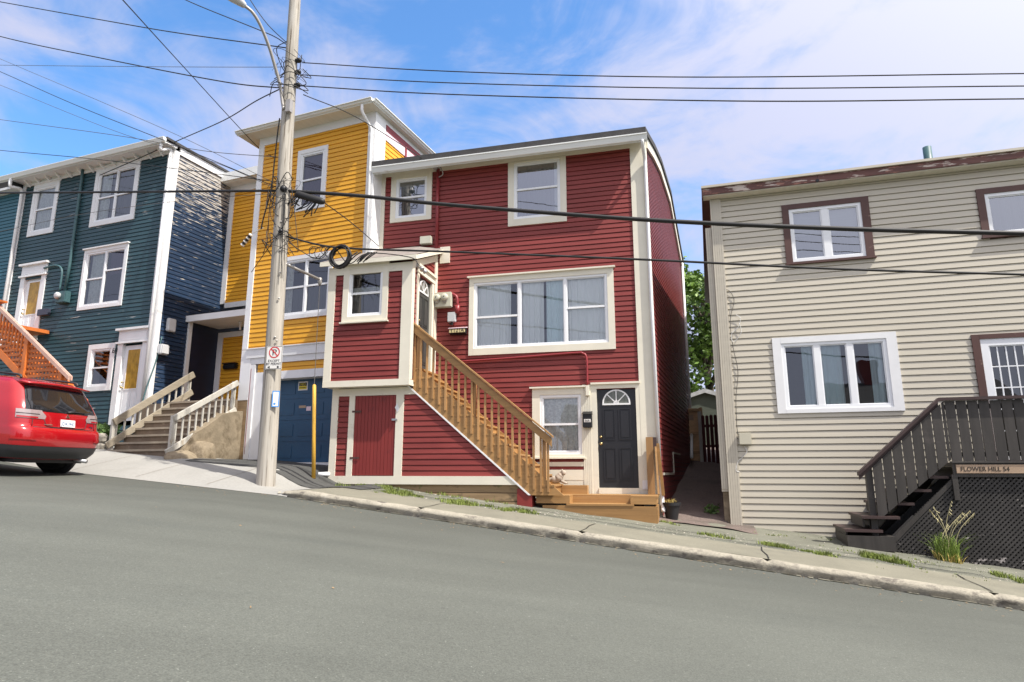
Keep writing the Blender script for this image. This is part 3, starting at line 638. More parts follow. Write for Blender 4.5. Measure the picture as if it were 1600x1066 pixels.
m.hexa([(A[0], A[1]-.03, A[2]-th), (B[0], B[1]-.03, B[2]-th), (B[0], B[1], B[2]-th), (A[0], A[1], A[2]-th)], [(A[0], A[1]-.03, A[2]-.004), (B[0], B[1]-.03, B[2]-.004), (B[0], B[1], B[2]-.004), (A[0], A[1], A[2]-.004)])
for X, Y_, sg in ((B, Cc, -1), (A, Dd, 1)):
    m.hexa([(X[0], X[1]-.031, X[2]-th), (X[0]+sg*.03, X[1]-.031, X[2]-th), (Y_[0]+sg*.03, Y_[1], Y_[2]-th), (Y_[0], Y_[1], Y_[2]-th)], [(X[0], X[1]-.031, X[2]-.005), (X[0]+sg*.03, X[1]-.031, X[2]-.005), (Y_[0]+sg*.03, Y_[1], Y_[2]-.005), (Y_[0], Y_[1], Y_[2]-.005)])
link('porch_fascia', m, M['cream'], red)
m = MB(R); m.quad((A[0]+.03, A[1]-.03, A[2]-th+.01), (B[0]-.03, B[1]-.03, B[2]-th+.01), (Cc[0]-.03, 0, Cc[2]-th+.01), (Dd[0]+.03, 0, Dd[2]-th+.01)); link('porch_soffit', m, M['cream'], red)
# ---- storage wall under the porch and the stair
SW = 1.20
su0 = R.pick(517, 680, SW)[0]; sz0 = R.pick(650, 744, SW)[1]; szb = R.pick(650, 757, SW)[1]
la = R.pick(640, 603, SW); lb = R.pick(828, 772, SW)
def line_u(z): return la[0]+(lb[0]-la[0])*(z-la[1])/(lb[1]-la[1])
sd0 = R.pick(553, 680, SW)[0]; sd1 = R.pick(618, 680, SW)[0]; sdt = R.pick(590, 618, SW)[1]
link('storage_wall', siding(R, SW, [(su0+.1, sz0), (sd0-.05, sz0), (sd0-.05, sdt+.06), (su0+.1, sdt+.06)], [], LAP), M['red'], red)
link('storage_wall', siding(R, SW, [(sd1+.05, sz0), (line_u(sz0), sz0), (line_u(sdt+.12), sdt+.12), (sd1+.05, sdt+.12)], [], LAP), M['red'], red)
m = MB(R)
m.box(su0, su0+.15, SW-.05, SW+.03, szb, pz0).box(sd0-.13, sd0, SW-.05, SW+.029, sz0, sdt).box(sd1, sd1+.17, SW-.05, SW+.029, sz0, sdt).prism([(su0+.15, sdt), (line_u(sdt), sdt), (line_u(pz0-.01), pz0-.01), (su0+.15, pz0-.01)], SW-.05, SW+.028)
m.box(su0+.15, lb[0]-.03, SW-.05, SW+.032, szb, sz0)
link('storage_trim', m, M['cream'], red)
m = MB(R); k = 12
for i in range(k): a = sd0+(sd1-sd0)*i/k; m.box(a+.003, a+(sd1-sd0)/k-.003, SW-.05, SW+.012, sz0+.01, sdt-.005)
sdoor = link('storage_door', m, M['redplain'], red)
q = R.pick(617, 656, SW); m = MB(R); m.box(q[0]-.05, q[0]+.07, SW+.012, SW+.05, q[1]-.02, q[1]+.02); m.lathe((q[0]+.05, SW+.03, q[1]), [(.02, 0), (.02, .04)], 8, R.n); link('door_latch', m, M['steel'], sdoor)
for hz in (.22, .8): link('hinge', MB(R).box(sd0-.05, sd0+.16, SW+.029, SW+.036, sz0+(sdt-sz0)*hz-.02, sz0+(sdt-sz0)*hz+.02), M['brown'], sdoor)
m = MB(R); q = R.pick(621, 637, SW); m.add([(q[0]-.04, SW+.04, q[1]), (q[0]+.01, SW+.04, q[1]+.09), (q[0]+.07, SW+.04, q[1]-.03), (q[0]+.02, SW+.04, q[1]-.1)], [(0, 1, 2, 3)]); link('paper_tag', m, M['white'], sdoor)
SLf = Frame(R.pt(su0, 0, 0).x, R.pt(su0, 0, 0).y, R.yaw+90)
link('storage_left_side', siding(SLf, 0, [(0, sz0-.3), (SW, sz0-.3), (SW, pz0), (0, pz0)], [], LAP), M['red'], red)
m = MB(R); tz = R.pick(810, 760, SW)[1]
for i, (z0, z1) in enumerate(((szb-.15, szb-.005), (szb-.31, szb-.16), (szb-.5, szb-.32))): m.box(su0+.3+.5*i, lb[0]-.1+.03*i, SW-.12, SW-.02+.012*i, z0, z1)
link('sill_timber', m, M['oldwood'], red)
q0 = R.pick(808, 787, SW+.02); q1 = R.pick(831, 764, SW+.02); link('foundation_block', MB(R).box(q0[0], q1[0], SW-.3, SW+.02, q0[1]-.15, q1[1]), M['redplain'], red)
# ---- main wooden stair
st = root('wooden_stair', 'amber stained wooden stair with balustrade climbing to the porch door of the red house', 'stair', R, (lb[0], .7, 1.1))
ZL = 1.15
ft_u = R.pick(870, 770, SW)[0]; top_u = pu1+.02
sl = (la[1]-lb[1])/(la[0]-lb[0])     # negative slope
NR = 13; zt = pdz0-.03; rise_ = (zt-ZL)/NR
def nose_u(z): return line_u(z)+.42    # tread noses sit this far right of the stringer's lower edge
run_ = rise_/abs(sl)
for wa, wb in ((SW-.01, SW+.035), (.22, .26)):
    m = MB(R); 
    poly = [(line_u(ZL), ZL), (line_u(ZL)+.30, ZL)]
    for i in range(NR):
        zb = ZL+rise_*(i+1); ue = line_u(ZL+rise_*i)+.36
        poly += [(ue, ZL+rise_*i+.0) if i else (line_u(ZL)+.36, ZL), (ue, zb-.035)] if False else []
    z1 = zt-.03
    poly = [(line_u(ZL), ZL), (line_u(ZL)+.64, ZL), (line_u(z1)+.64 if line_u(z1)+.64 > top_u else top_u, z1), (top_u, z1), (top_u, ZL+(top_u-line_u(ZL))*sl)]
    m.prism(poly, wa, wb); link('stringer', m, M['wood'], st)
m = MB(R)
a0 = (line_u(ZL+.02), SW+.030, ZL+.02); b0 = (la[0], SW+.030, la[1])
m.prism([(line_u(ZL), ZL), (la[0], la[1]), (la[0]-.045, la[1]-.0), (line_u(ZL)-.05, ZL)], SW+.02, SW+.045); link('trim_strip', m, M['white'], st)
for i in range(NR):
    z = ZL+rise_*(i+1); u1 = line_u(ZL+rise_*i)+.46; u0 = u1-run_-.06
    if z > zt+.01: break
    m = MB(R); m.box(max(u0, top_u), u1, .22, SW+.045, z-.035, z); link('tread', m, M['wood'], st)
    m = MB(R); m.box(u1-.05, u1-.03, .26, SW-.012, z-rise_, z-.035); link('riser', m, M['wood'], st)
RW = SW+.075
ra = R.pick(645, 512, RW); rb = R.pick(862, 690, RW)
def rail_z(u): return ra[1]+(rb[1]-ra[1])*(u-ra[0])/(rb[0]-ra[0])
m = MB(R)
m.prism([(ra[0], ra[1]+.09), (rb[0], rb[1]+.07), (rb[0], rb[1]-.10), (ra[0], ra[1]-.09)], RW-.012, RW+.028)
m.prism([(ra[0], ra[1]+.13), (rb[0]+.03, rb[1]+.105), (rb[0]+.03, rb[1]+.072), (ra[0], ra[1]+.092)], RW-.06, RW+.06)
link('handrail', m, M['wood'], st)
nb = 21
for i in range(nb):
    u = ra[0]+.05+(rb[0]-ra[0]-.13)*i/(nb-1); zb = line_u and (lb[1]+(u-lb[0])*sl)
    zlow = max(zb+.16, ZL+.06); m = MB(R); m.box(u-.02, u+.02, RW-.045, RW-.012, zlow, rail_z(u)+.0)
    link('baluster', m, M['woodv'], st)
for pxx in (650, 739, 848):
    u = R.pick(pxx, 600, RW)[0]; zb = lb[1]+(u-lb[0])*sl
    link('post', MB(R).box(u-.035, u+.035, RW-.15, RW-.06, max(zb+.12, ZL), rail_z(u)-.01), M['woodv'], st)
# ---- landing in front of the black door
ld = root('wooden_landing', 'low amber wooden landing with a recessed step below the black front door', 'landing', R, (0, .6, .7))
LW = 1.14
lu0 = R.pick(838, 780, LW)[0]; lu1 = R.pick(1026, 780, LW)[0]
zd = R.pick(940, 771, LW)[1]; zd = ZL
z2 = R.pick(900, 787, LW)[1]; rc0 = R.pick(890, 780, LW)[0]; rc1 = R.pick(985, 780, LW)[0]
m = MB(R)
k = 8
for i in range(k): w0 = .06+(LW-.06)*i/k; m.box(lu0-.02 if True else 0, lu1+.02, w0+.003, w0+(LW-.06)/k-.003+(.02 if i == k-1 and False else 0), zd-.035, zd) if i < k-3 else (m.box(lu0-.02, rc0, w0+.003, w0+(LW-.06)/k-.003, zd-.035, zd), m.box(rc1, lu1+.02, w0+.003, w0+(LW-.06)/k-.003, zd-.035, zd))
link('deck_boards', m, M['wood'], ld)
m = MB(R); m.box(lu0, rc0, LW-.045, LW, z2, zd-.036).box(rc1, lu1, LW-.045, LW, z2, zd-.036).box(rc0, rc1, LW-.42, LW-.38, z2, zd-.036).box(rc0-.04, rc0, LW-.42, LW-.046, z2, zd-.036).box(rc1, rc1+.04, LW-.42, LW-.046, z2, zd-.036)
m.box(lu1-.045, lu1, .05, LW-.046, z2, zd-.036).box(lu0, lu0+.045, .05, LW-.046, z2-.0, zd-.036)
link('upper_fascia', m, M['wood'], ld)
link('step_tread', MB(R).box(rc0-.06, rc1+.06, LW-.42, LW+.025, z2-.035, z2-.001), M['wood'], ld)
lq = R.pick(848, 788, LW); rq = R.pick(1027, 816, LW); l2 = R.pick(850, 795, LW)
m = MB(R); m.prism([(lq[0], z2-.036), (lu1+.01, z2-.036), (lu1+.01, rq[1]-.03), (lq[0], l2[1]-.0)], LW-.04, LW+.012); m.box(lu1-.04, lu1+.01, .05, LW-.041, rq[1]-.05, z2-.036)
link('lower_fascia', m, M['wood'], ld)
m = MB(R); q = R.pick(857, 757, .35)[0]; m.box(R.pick(872, 760, .3)[0], v0+.1, .12, .34, zd, zd+.17); link('bench_step', m, M['wood'], ld)
rl = root('wooden_handrail', 'short amber wooden handrail with leaning boards at the right edge of the landing', 'handrail', R, (lu1-.1, .2, zd))
pu = R.pick(1015, 700, .25)[0]; pz = R.pick(1015, 683, .25)[1]
link('post', MB(R).box(pu-.07, pu+.07, .12, .24, zd, pz), M['woodv'], rl)
m = MB(R); m.box(pu+.072, pu+.135, .10, .24, pz-.20, pz-.005); link('bracket', m, M['deckrail'], rl)
m = MB(R); e = R.pt(lu1+.07, -.05, zd+.02)
m.bar((pu+.16, .18, pz-.13), (lu1+.10, .10, zd-.02), .03, .05, R.n); m.bar((pu+.12, .24, pz-.2), (lu1+.02, .45, zd+.0), .018, .045, R.n)
link('leaning_board', m, M['wood'], rl)
# ---- things on the red house
mbx = root('mailbox', 'brass fronted dark mailbox with three letter tiles beside the big picture window', 'mailbox', R, (R.pick(717, 520)[0], .1, R.pick(717, 525)[1]))
a = R.pick(702.5, 523, .1); b = R.pick(728, 513, .1)
link('body', MB(R).hexa([(a[0], .02, a[1]), (b[0], .02, a[1]), (b[0], .15, a[1]+.02), (a[0], .15, a[1]+.02)], [(a[0], .02, b[1]+.03), (b[0], .02, b[1]+.03), (b[0], .13, b[1]), (a[0], .13, b[1])]), M['black'], mbx)
link('lid', MB(R).hexa([(a[0]-.015, .018, b[1]+.035), (b[0]+.02, .018, b[1]+.035), (b[0]+.02, .165, b[1]-.005), (a[0]-.015, .165, b[1]-.005)], [(a[0]-.015, .018, b[1]+.05), (b[0]+.02, .018, b[1]+.05), (b[0]+.02, .165, b[1]+.01), (a[0]-.015, .165, b[1]+.01)]), M['spink'], mbx)
t3 = (b[0]-a[0])/3
m = MB(R)
for i in range(3): m.box(a[0]+t3*i+.008, a[0]+t3*(i+1)-.008, .14, .156, a[1]+.03, b[1]-.02)
tl = link('letter_tile', m, M['tile'], mbx)
for i, ch in enumerate('Y2A'): link('letter', text_mb(R, ch, a[0]+t3*(i+.5), .158, a[1]+.04, .115), M['letter'], tl)
bm_ = root('mailbox', 'black wall mailbox with white number 56A between the lace window and black door', 'mailbox', R, (R.pick(918, 670)[0], .05, R.pick(918, 670)[1]))
a = R.pick(911, 668.5, .1); b = R.pick(924.5, 643.5, .1)
link('body', MB(R).box(a[0], b[0], .022, .14, a[1], b[1]-.05), M['blackbox'], bm_, bevel=.012)
link('lid', MB(R).hexa([(a[0]-.008, .022, b[1]-.05), (b[0]+.008, .022, b[1]-.05), (b[0]+.008, .155, b[1]-.05), (a[0]-.008, .155, b[1]-.05)], [(a[0]-.008, .022, b[1]+.02), (b[0]+.008, .022, b[1]+.02), (b[0]+.004, .09, b[1]-.005), (a[0]-.004, .09, b[1]-.005)]), M['blackbox'], bm_)
lp = link('number_label', MB(R).box(a[0]+.03, b[0]-.02, .14, .143, a[1]+.11, a[1]+.175), M['swhite'], bm_)
link('number', text_mb(R, '56A', (a[0]+b[0])/2+.004, .1445, a[1]+.122, .062), M['letter'], lp)
me_ = root('electric_meter', 'twin round electric meters on a pale grey box beside the porch door', 'electric meter', R, (R.pick(690, 480)[0], .1, R.pick(690, 480)[1]))
a = R.pick(675.5, 481, .15); b = R.pick(705, 456, .15)
link('cabinet', MB(R).box(a[0], b[0], .03, .17, a[1], b[1]), M['boxgrey'], me_, bevel=.012)
for i in (0, 1):
    cx = a[0]+(b[0]-a[0])*(.27+.42*i); cz = a[1]+(b[1]-a[1])*.62
    g_ = link('meter_dial', MB(R).lathe((cx, .17, cz), [(.085, 0), (.085, .05), (.075, .085), (.06, .1), (.02, .1)], 20, R.n), M['boxgrey'], me_, True)
    link('meter_face', MB(R).lathe((cx, .2715, cz), [(.015, 0), (.012, .004)], 10, R.n), M['letter'], g_)
    link('meter_skirt', MB(R).hexa([(cx-.035, .17, cz-.13), (cx+.035, .17, cz-.13), (cx+.035, .2, cz-.13), (cx-.035, .2, cz-.13)], [(cx-.07, .17, cz-.05), (cx+.07, .17, cz-.05), (cx+.07, .23, cz-.05), (cx-.07, .23, cz-.05)]), M['lampgrey'], me_)
a = R.pick(699, 503, .1); b = R.pick(711.5, 487.5, .1)
jb = root('junction_box', 'small light grey cable box below the twin meters and above the brass mailbox', 'junction box', R, (a[0], .05, a[1]))
link('box_body', MB(R).box(a[0], b[0], .02, .11, a[1], b[1]), M['boxlight'], jb, bevel=.01); m = MB(R); m.tube(smooth_path([((a[0]+b[0])/2, .06, a[1]), ((a[0]+b[0])/2+.02, .08, a[1]-.06), ((a[0]+b[0])/2-.06, .05, a[1]-.03)], 5), .02, 6); link('cable_gland', m, M['cable'], jb, True)
wlp = root('wall_lamp', 'small twin bulb flood lamp fixed beside the porch door head', 'wall lamp', PS, (.2, 0, pdz1))
m = MB(PS); m.lathe((.2, 0, pdz1+.12), [(.06, 0), (.06, .03), (.03, .05)], 12, PS.n); m.tube([(.2, .04, pdz1+.12), (.2, .12, pdz1+.06)], .018, 6); link('lamp_base', m, M['lampgrey'], wlp, True)
for k in (-1, 1): link('lamp_head', MB(PS).lathe((.2+k*.05, .13, pdz1+.07), [(.02, 0), (.045, .06), (.055, .12), (.05, .125)], 12, (PS.n*.6+Vector((0, 0, -.8))+PS.d*k*.5)), M['steel'], wlp, True)
# ornament on the bottom tread
fg = root('animal_ornament', 'small pale stone animal ornament lying on the bottom tread of the amber stair', 'ornament', R, (R.pick(862, 755, .5)[0], .5, ZL+rise_))
fu = R.pick(866, 752, .45)[0]; fz = ZL+rise_
m = MB(R); m.tube(smooth_path([(fu-.20, .45, fz+.05), (fu-.08, .45, fz+.085), (fu+.06, .45, fz+.09), (fu+.13, .45, fz+.17), (fu+.18, .45, fz+.22), (fu+.235, .45, fz+.20)], 5), [.02]*3+[.045]*4+[.075]*4+[.085]*3+[.07]*3+[.05]*3+[.06]*3+[.045]*2+[.015], 10); link('body', m, M['figurine'], fg, True)
m = MB(R)
for k in (-1, 1): m.tube([(fu+.15, .45+k*.05, fz+.06), (fu+.24, .45+k*.05, fz+.018), (fu+.27, .45+k*.05, fz+.015)], [.03, .022, .016], 8); m.tube([(fu+.18, .45+k*.035, fz+.25), (fu+.165, .45+k*.045, fz+.295)], [.018, .004], 6)
link('limbs', m, M['figurine'], fg, True)
# planter
pp = pickg(1050, 812); pt_ = root('plant_pot', 'dark plastic planter with dry yellow stems at the mouth of the alley', 'plant pot', pp)
link('pot', MB().lathe(pp, [(.115, 0), (.15, .2), (.165, .27), (.185, .275), (.185, .33), (.16, .33), (.155, .28)], 24), M['plastic'], pt_)
link('potting_soil', MB().lathe(pp+Vector((0, 0, .285)), [(.155, 0), (.08, .025), (.01, .03)], 16), M['soilpot'], pt_)
m = MB()
for i in range(26):
    a = random.random()*6.28; r = random.random()*.12; b = pp+Vector((math.cos(a)*r, math.sin(a)*r, .3)); m.tube([b, b+Vector((random.uniform(-.04, .04), random.uniform(-.04, .04), .05)), b+Vector((random.uniform(-.1, .1), random.uniform(-.1, .1), random.uniform(.05, .12)))], [.006, .005, .001], 4)
link('dry_stems', m, M['drygrass'], pt_)
# ================================================================ YELLOW HOUSE
Yf = Frame(-3.12, 14.34, 22)
yr = Yf.pick(580, 330)[0]; yl = Yf.pick(404.5, 240)[0]; yl = -3.93
yel = root('yellow_house', 'mustard yellow clapboard house with white trim and blue garage door', 'house', Yf, (-2.2, 0, 1.75))
yz0 = 1.8; yzt = Yf.pick(567.4, 192)[1]; yzs = Yf.pick(563, 181)[1]
bt = Yf.pick(450, 541)[1]; bb = Yf.pick(450, 557)[1]
holes = []
f, h = addw([(464.4, 237), (513.2, 225.7), (506, 323), (461, 331.5)], (.10, .10, .09, .11), fr=Yf, par=yel, cols=None, rails=[.5], cas='white', cur=[(0, 1, 0, 1, 'purple')], glass='glassd'); holes.append(h)
f, h = addw([(437, 404), (521, 391), (515, 491), (433, 502)], (.08, .08, .10, .10), fr=Yf, par=yel, cols=[.5], rails=[.5, .5], cas='white', cur=[(0.02, .2, 0, 1, 'lace'), (.2, 1, 0, .5, 'greycur')], glass='glassd'); holes.append(h)
link('front_wall', siding(Yf, 0, [(yl+.05, bt-.05), (yr-.1, bt-.05), (yr-.1, yzt+.1), (yl+.05, yzt+.1)], holes, .118), M['yellow'], yel)
g0 = Yf.pick(407, 640)[0]; fu0_ = Yf.pick(387, 640)[0]; gtop = Yf.pick(470, 590)[1]; gs = Yf.pick(450, 566)[1]; gs2 = Yf.pick(450, 579)[1]
gbz = 1.75
link('lower_wall', siding(Yf, -.02, [(g0-.2, gs2-.02), (yr, gs2-.02), (yr, bb+.02), (g0-.2, bb+.02)], [], .118), M['yellow'], yel)
cbz = Yf.pick(375, 626)[1]; fz0 = Yf.pick(392, 720)[1]
m = MB(Yf)
m.box(yl, yl+.17, -.02, .032, bt, yzs).box(yl, fu0_-.002, -.02, .0325, cbz, bt-.013).box(yr-.17, yr, -.02, .032, bt-.0, yzs).box(yl+.17, yr-.17, -.02, .03, yzt, yzs).box(yl+.17, yr, -.02, .05, bb+.02, bt).box(yl+.17, yr, -.02, .075, bt-.012, bt+.014)
m.box(yl+.17, yr, -.04, .02, gs+.01, bb+.019)
link('trim', m, M['white'], yel)
m = MB(Yf)
m.box(fu0_, fu0_+.16, -.30, .028, fz0, gs+.0).box(fu0_+.16, g0+.02, -.301, .0, fz0, gs2).box(g0+.02, yr, -.3, .012, gtop, gs2)
link('garage_frame', m, M['white'], yel)
link('garage_frame_seam', MB(Yf).box(fu0_+.03, fu0_+.042, .0, .033, fz0+.15, gs-.1), M['redpaint'], yel)
m = MB(Yf); gm0 = g0+.0
m.box(gm0, yr+.3, -.34, -.26, gbz+.06, gtop+.02)
gd = link('garage_door', m, M['garage'], yel)
m = MB(Yf)
Hd = gtop-gbz
for i in range(1, 4): z = gbz+.06+Hd*i/4; m.box(gm0, yr+.3, -.261, -.252, z-.02, z-.008)
for i in range(4):
    z0 = gbz+.06+Hd*i/4
    for k in range(3):
        a = gm0+.1+k*.86; m.box(a, a+.7, -.261, -.250, z0+.10, z0+Hd/4-.12)
link('door_panel', m, M['garage'], gd)
link('door_sill', MB(Yf).box(gm0, yr+.3, -.35, -.1, gbz-.1, gbz+.05), M['white'], yel)
m = MB(Yf); m.box(yl-.02, fu0_-.004, -.3, .024, 1.3, cbz-.003); link('corner_timber', m, M['oldwood'], yel)
link('frame_footing', MB(Yf).box(yl+.2, g0, -.3, .0, 1.4, fz0-.004), M['oldwood'], yel)
# roof: overhang on every side, flat
OV = .40; DEP = 8.0
er = Yf.pick(582.5, 155.5, OV)
ez = er[1]; er_u = er[0]
m = MB(Yf); m.box(yl-.45, er_u, -DEP, OV, ez-.03, ez+.02); yroof = link('roof', m, M['roof'], yel)
m = MB(Yf); m.box(yl-.42, er_u-.03, -DEP, OV-.02, yzs-.0, yzs+.03); link('soffit', m, M['soffit'], yel)
gz0 = yzs+.01
m = MB(Yf)
def gut(mm, fr, u0, u1, w, z0, z1):
    mm.box(u0, u1, w-.02, w, z0-.03, z1-.02)
    prof_ = [(w, z0), (w+.05, z0), (w+.075, z0+.06), (w+.10, z1-.02), (w+.10, z1), (w, z1)]
    n = len(prof_); vs = [(u, a, b) for u in (u0, u1) for a, b in prof_]
    mm.add(vs, [tuple(range(n)), tuple(range(2*n-1, n-1, -1))]+[(i, (i+1) % n, n+(i+1) % n, n+i) for i in range(n)])
gut(m, Yf, yl-.45, er_u+.0, OV, gz0+.02, ez+.025)
YS = Frame(Yf.pt(yr, 0, 0).x, Yf.pt(yr, 0, 0).y, Yf.yaw-90)
m2 = MB(YS); gut(m2, YS, -OV, DEP, er_u-yr, gz0+.02, ez+.0251); m.add(m2.v, m2.f, raw=True)
link('gutter', m, M['gutter'], yel)
m = MB(Yf); m.tube(smooth_path([(yr-.10, OV+.03, ez-.10), (yr-.10, OV, ez-.28), (yr-.06, .1, ez-.55), (yr-.05, .07, ez-.8)], 5)+[Yf and (yr-.05, .07, bt+.1)], .036, 8); link('downspout', m, M['white'], yel, True)
link('side_wall', siding(YS, 0, [(.1, 5.5), (DEP, 5.5), (DEP, yzs), (.1, yzs)], [], .118), M['yellow'], yel)
m = MB(YS); m.box(-.03, .42, 0, .035, 1.8, yzs).box(.42, DEP, 0, .03, yzt+.10, yzs); link('side_trim', m, M['white'], yel)
m = MB(YS); z1 = yzt+.10; m.box(.44, 3.6, 0, .034, z1-.10, z1-.005).box(.46, 3.4, 0, .022, z1-.30, z1-.10); 
link('red_band', MB(YS).box(.44, 3.8, 0, .04, z1-.17, z1-.005).box(1.35, 1.42, 0, .05, z1-1.0, z1-.13).box(1.6, 3.6, 0, .036, z1-.70, z1-.62), M['redpaint'], yel)
link('pale_band', MB(YS).box(.44, 1.35, 0, .03, z1-.42, z1-.13).box(1.42, 3.4, 0, .03, z1-.52, z1-.13), M['spink'], yel)
m = MB(Yf); B0 = [(yl, -.02, 1.5), (yl, -DEP, 1.5), (yr, -DEP, 1.5)]
for p, q in zip(B0, B0[1:]): m.quad(p, q, (q[0], q[1], yzs), (p[0], p[1], yzs))
link('rear_wall', m, M['yellow'], yel)
# set-back wing with a sheltered entry
RWd = -2.14; ru0 = -7.2
rz_e = Yf.pick(375, 285, RWd+.3)[1]
rzt = Yf.pick(372, 292, RWd)[1]
cn = Yf.pick(340, 497, -1.07)[1]
rb_ = Yf.pick(360, 474, RWd)[1]
link('wing_wall', siding(Yf, RWd, [(ru0, rb_), (yl, rb_), (yl, rzt), (ru0, rzt)], [], .118), M['yellow'], yel)
ez2 = Yf.pick(360, 519, RWd)[1]; ebz = Yf.pick(360, 642, RWd)[1]
link('entry_wall', siding(Yf, RWd, [(Yf.pick(338, 580, RWd)[0], ebz-.2), (yl, ebz-.2), (yl, ez2), (Yf.pick(338, 580, RWd)[0], ez2)], [], .118), M['yellow'], yel)
m = MB(Yf)
ul = Yf.pick(355, 400, RWd)[0]
m.box(ul-.12, ul+.10, RWd, RWd+.034, rb_, rzt).box(ul+.1, yl, RWd, RWd+.03, rb_-.14, rb_+.02).box(ul-.12, yl, RWd, RWd+.029, rzt-.2, rzt)
ul2 = Yf.pick(341, 580, RWd)[0]
m.box(ul2-.10, ul2+.10, RWd, RWd+.034, ebz-.2, ez2).box(ul2+.1, yl, RWd, RWd+.03, ez2-.16, ez2)
link('wing_trim', m, M['white'], yel)
eu = Yf.pick(350, 272, RWd+.35)[0]
wz = Yf.pick(375, 268, RWd+.35)[1]
link('wing_eave', MB(Yf).box(eu-.1, yl-.02, RWd-3, RWd+.35, rzt, wz-.10).box(eu-.12, yl-.02, RWd+.35, RWd+.45, rzt+.02, wz-.0), M['gutter'], yel)
link('wing_roof', MB(Yf).box(eu-.1, yl-.02, RWd-3, RWd+.36, wz-.098, wz-.03), M['roof'], yel)
ca = Yf.pick(290, 494, -1.0)
cu0 = ca[0]-.02
link('canopy', MB(Yf).box(cu0, yl-.02, RWd, -1.02, cn-.02, cn+.10).box(cu0, yl-.02, -1.02, -.94, cn-.05, cn+.13), M['white'], yel)
link('canopy_roof', MB(Yf).hexa([(cu0, RWd, cn+.1), (yl-.02, RWd, cn+.1), (yl-.02, -.98, cn+.131), (cu0, -.98, cn+.131)], [(cu0, RWd, cn+.4), (yl-.02, RWd, cn+.4), (yl-.02, -.95, cn+.15), (cu0, -.95, cn+.15)]), M['roof'], yel)
link('porch_post', MB(Yf).box(cu0+.05, cu0+.17, -1.15, -1.03, ebz-.6, cn-.02), M['white'], yel)
link('entry_floor', MB(Yf).box(cu0-.1, yl+.0, RWd, .1, ebz-.5, ebz-.0), M['step'], yel)
q = Yf.pick(376, 508, -1.6); m = MB(Yf); m.lathe((q[0], -1.6, cn-.12), [(.05, .1), (.055, .04), (.03, .04), (.03, -.14), (.01, -.15)], 10); link('porch_lamp', m, M['white'], yel, True)
a = Yf.pick(346, 577, RWd+.15); b = Yf.pick(367, 566, RWd+.15)
ym = root('mailbox', 'dark slim mailbox on the yellow clapboards of the sheltered entry', 'mailbox', Yf, (a[0], RWd+.1, a[1]))
link('body', MB(Yf).box(a[0], b[0], RWd+.017, RWd+.13, a[1], b[1]-.03), M['blackbox'], ym, bevel=.02); link('lid', MB(Yf).box(a[0]-.01, b[0]+.01, RWd+.017, RWd+.15, b[1]-.03, b[1]), M['blackbox'], ym, bevel=.008)
# notices on the garage door
a = Yf.pick(466, 610.5, -.25); b = Yf.pick(481.5, 596, -.25)
np_ = root('garage_notice', 'white edged black and yellow NO PARKING notice on the blue garage door', 'notice', Yf, (a[0], -.25, a[1]))
m = MB(Yf); m.box(a[0], b[0], -.255, -.243, a[1], b[1]); bd = link('board', m, M['swhite'], np_)
cx = (a[0]+b[0])/2; hh = b[1]-a[1]; ww = b[0]-a[0]
link('black_field', MB(Yf).box(a[0]+.025, b[0]-.025, -.243, -.241, a[1]+hh*.5, b[1]-.025), M['letter'], bd)
link('yellow_field', MB(Yf).box(a[0]+.025, b[0]-.025, -.243, -.2405, a[1]+.025, a[1]+hh*.495), M['syellow'], bd)
link('words', text_mb(Yf, 'NO', cx, -.240, a[1]+hh*.55, hh*.46), M['syellow'], bd)
link('words', text_mb(Yf, 'PARKING', cx, -.239, a[1]+hh*.22, hh*.24), M['letter'], bd)
a = Yf.pick(467, 638, -.25); b = Yf.pick(478, 633.5, -.25); tag(link('sticker', MB(Yf).box(a[0], b[0], -.252, -.247, a[1], b[1]), M['signwood'], rot=22), 'pale yellow strip sticker in the middle of the blue garage door', 'sticker')
a = Yf.pick(478.5, 642, -.25); b = Yf.pick(486, 635, -.25); tag(link('sticker', MB(Yf).box(a[0], b[0], -.251, -.2465, a[1], b[1]), M['spink'], rot=22), 'small square pinkish sticker beside the yellow strip on the garage door', 'sticker')
# entry steps of the yellow house: rough concrete with two railings
stp = root('concrete_steps', 'worn brown concrete steps rising to the entry between the blue and yellow houses', 'steps', Yf, (-5.2, 1.2, 1.9))
s1 = yl-.02; s0 = s1-2.05; NS = 8; w1 = 1.80; w0 = .05; zb = 1.9; zt_ = ebz-.0
for i in range(NS):
    z = zb+(zt_-zb)*(i+1)/NS; wf = w1-(w1-w0)*i/NS
    m = MB(Yf); m.box(s0, s1, -.1, wf, z-(zt_-zb)/NS-(.5 if i == 0 else .0), z-.004 if i < NS-1 else z-.006); sp_ = link('step', m, M['step'], stp); link('nosing', MB(Yf).box(s0-.02, s1, wf-.06, wf+.03, z-.045, z+.002), M['nosing'], sp_)
sw_ = root('concrete_side_wall', 'stained crumbling concrete wall stepping down beside the entry steps', 'wall', Yf, (s1, 1, 1.8))
m = MB(Yf); prof_ = [(w1+.10, 1.5), (w1+.08, 1.98), (w1-.15, 2.05), (w1-.45, 2.45), (w1-.75, 2.62), (w1-1.2, 2.95), (.03, 3.05), (.03, 1.5)]
def rough(mb, amp, seed=0):
    for v in mb.v: d = noise.noise_vector(v*3.1+Vector((seed, 0, 0)))*amp; v += d
    return mb
uu = [s1-.02, s1+.06, s1+.14, s1+.22]
wsub = []
for i in range(len(prof_)):
    (a, b), (c, d) = prof_[i], prof_[(i+1) % len(prof_)]
    for k in range(5): wsub.append((a+(c-a)*k/5, b+(d-b)*k/5))
n = len(wsub); vs = [(u, a, b) for u in (s1+.001, s1+.22) for a, b in wsub]
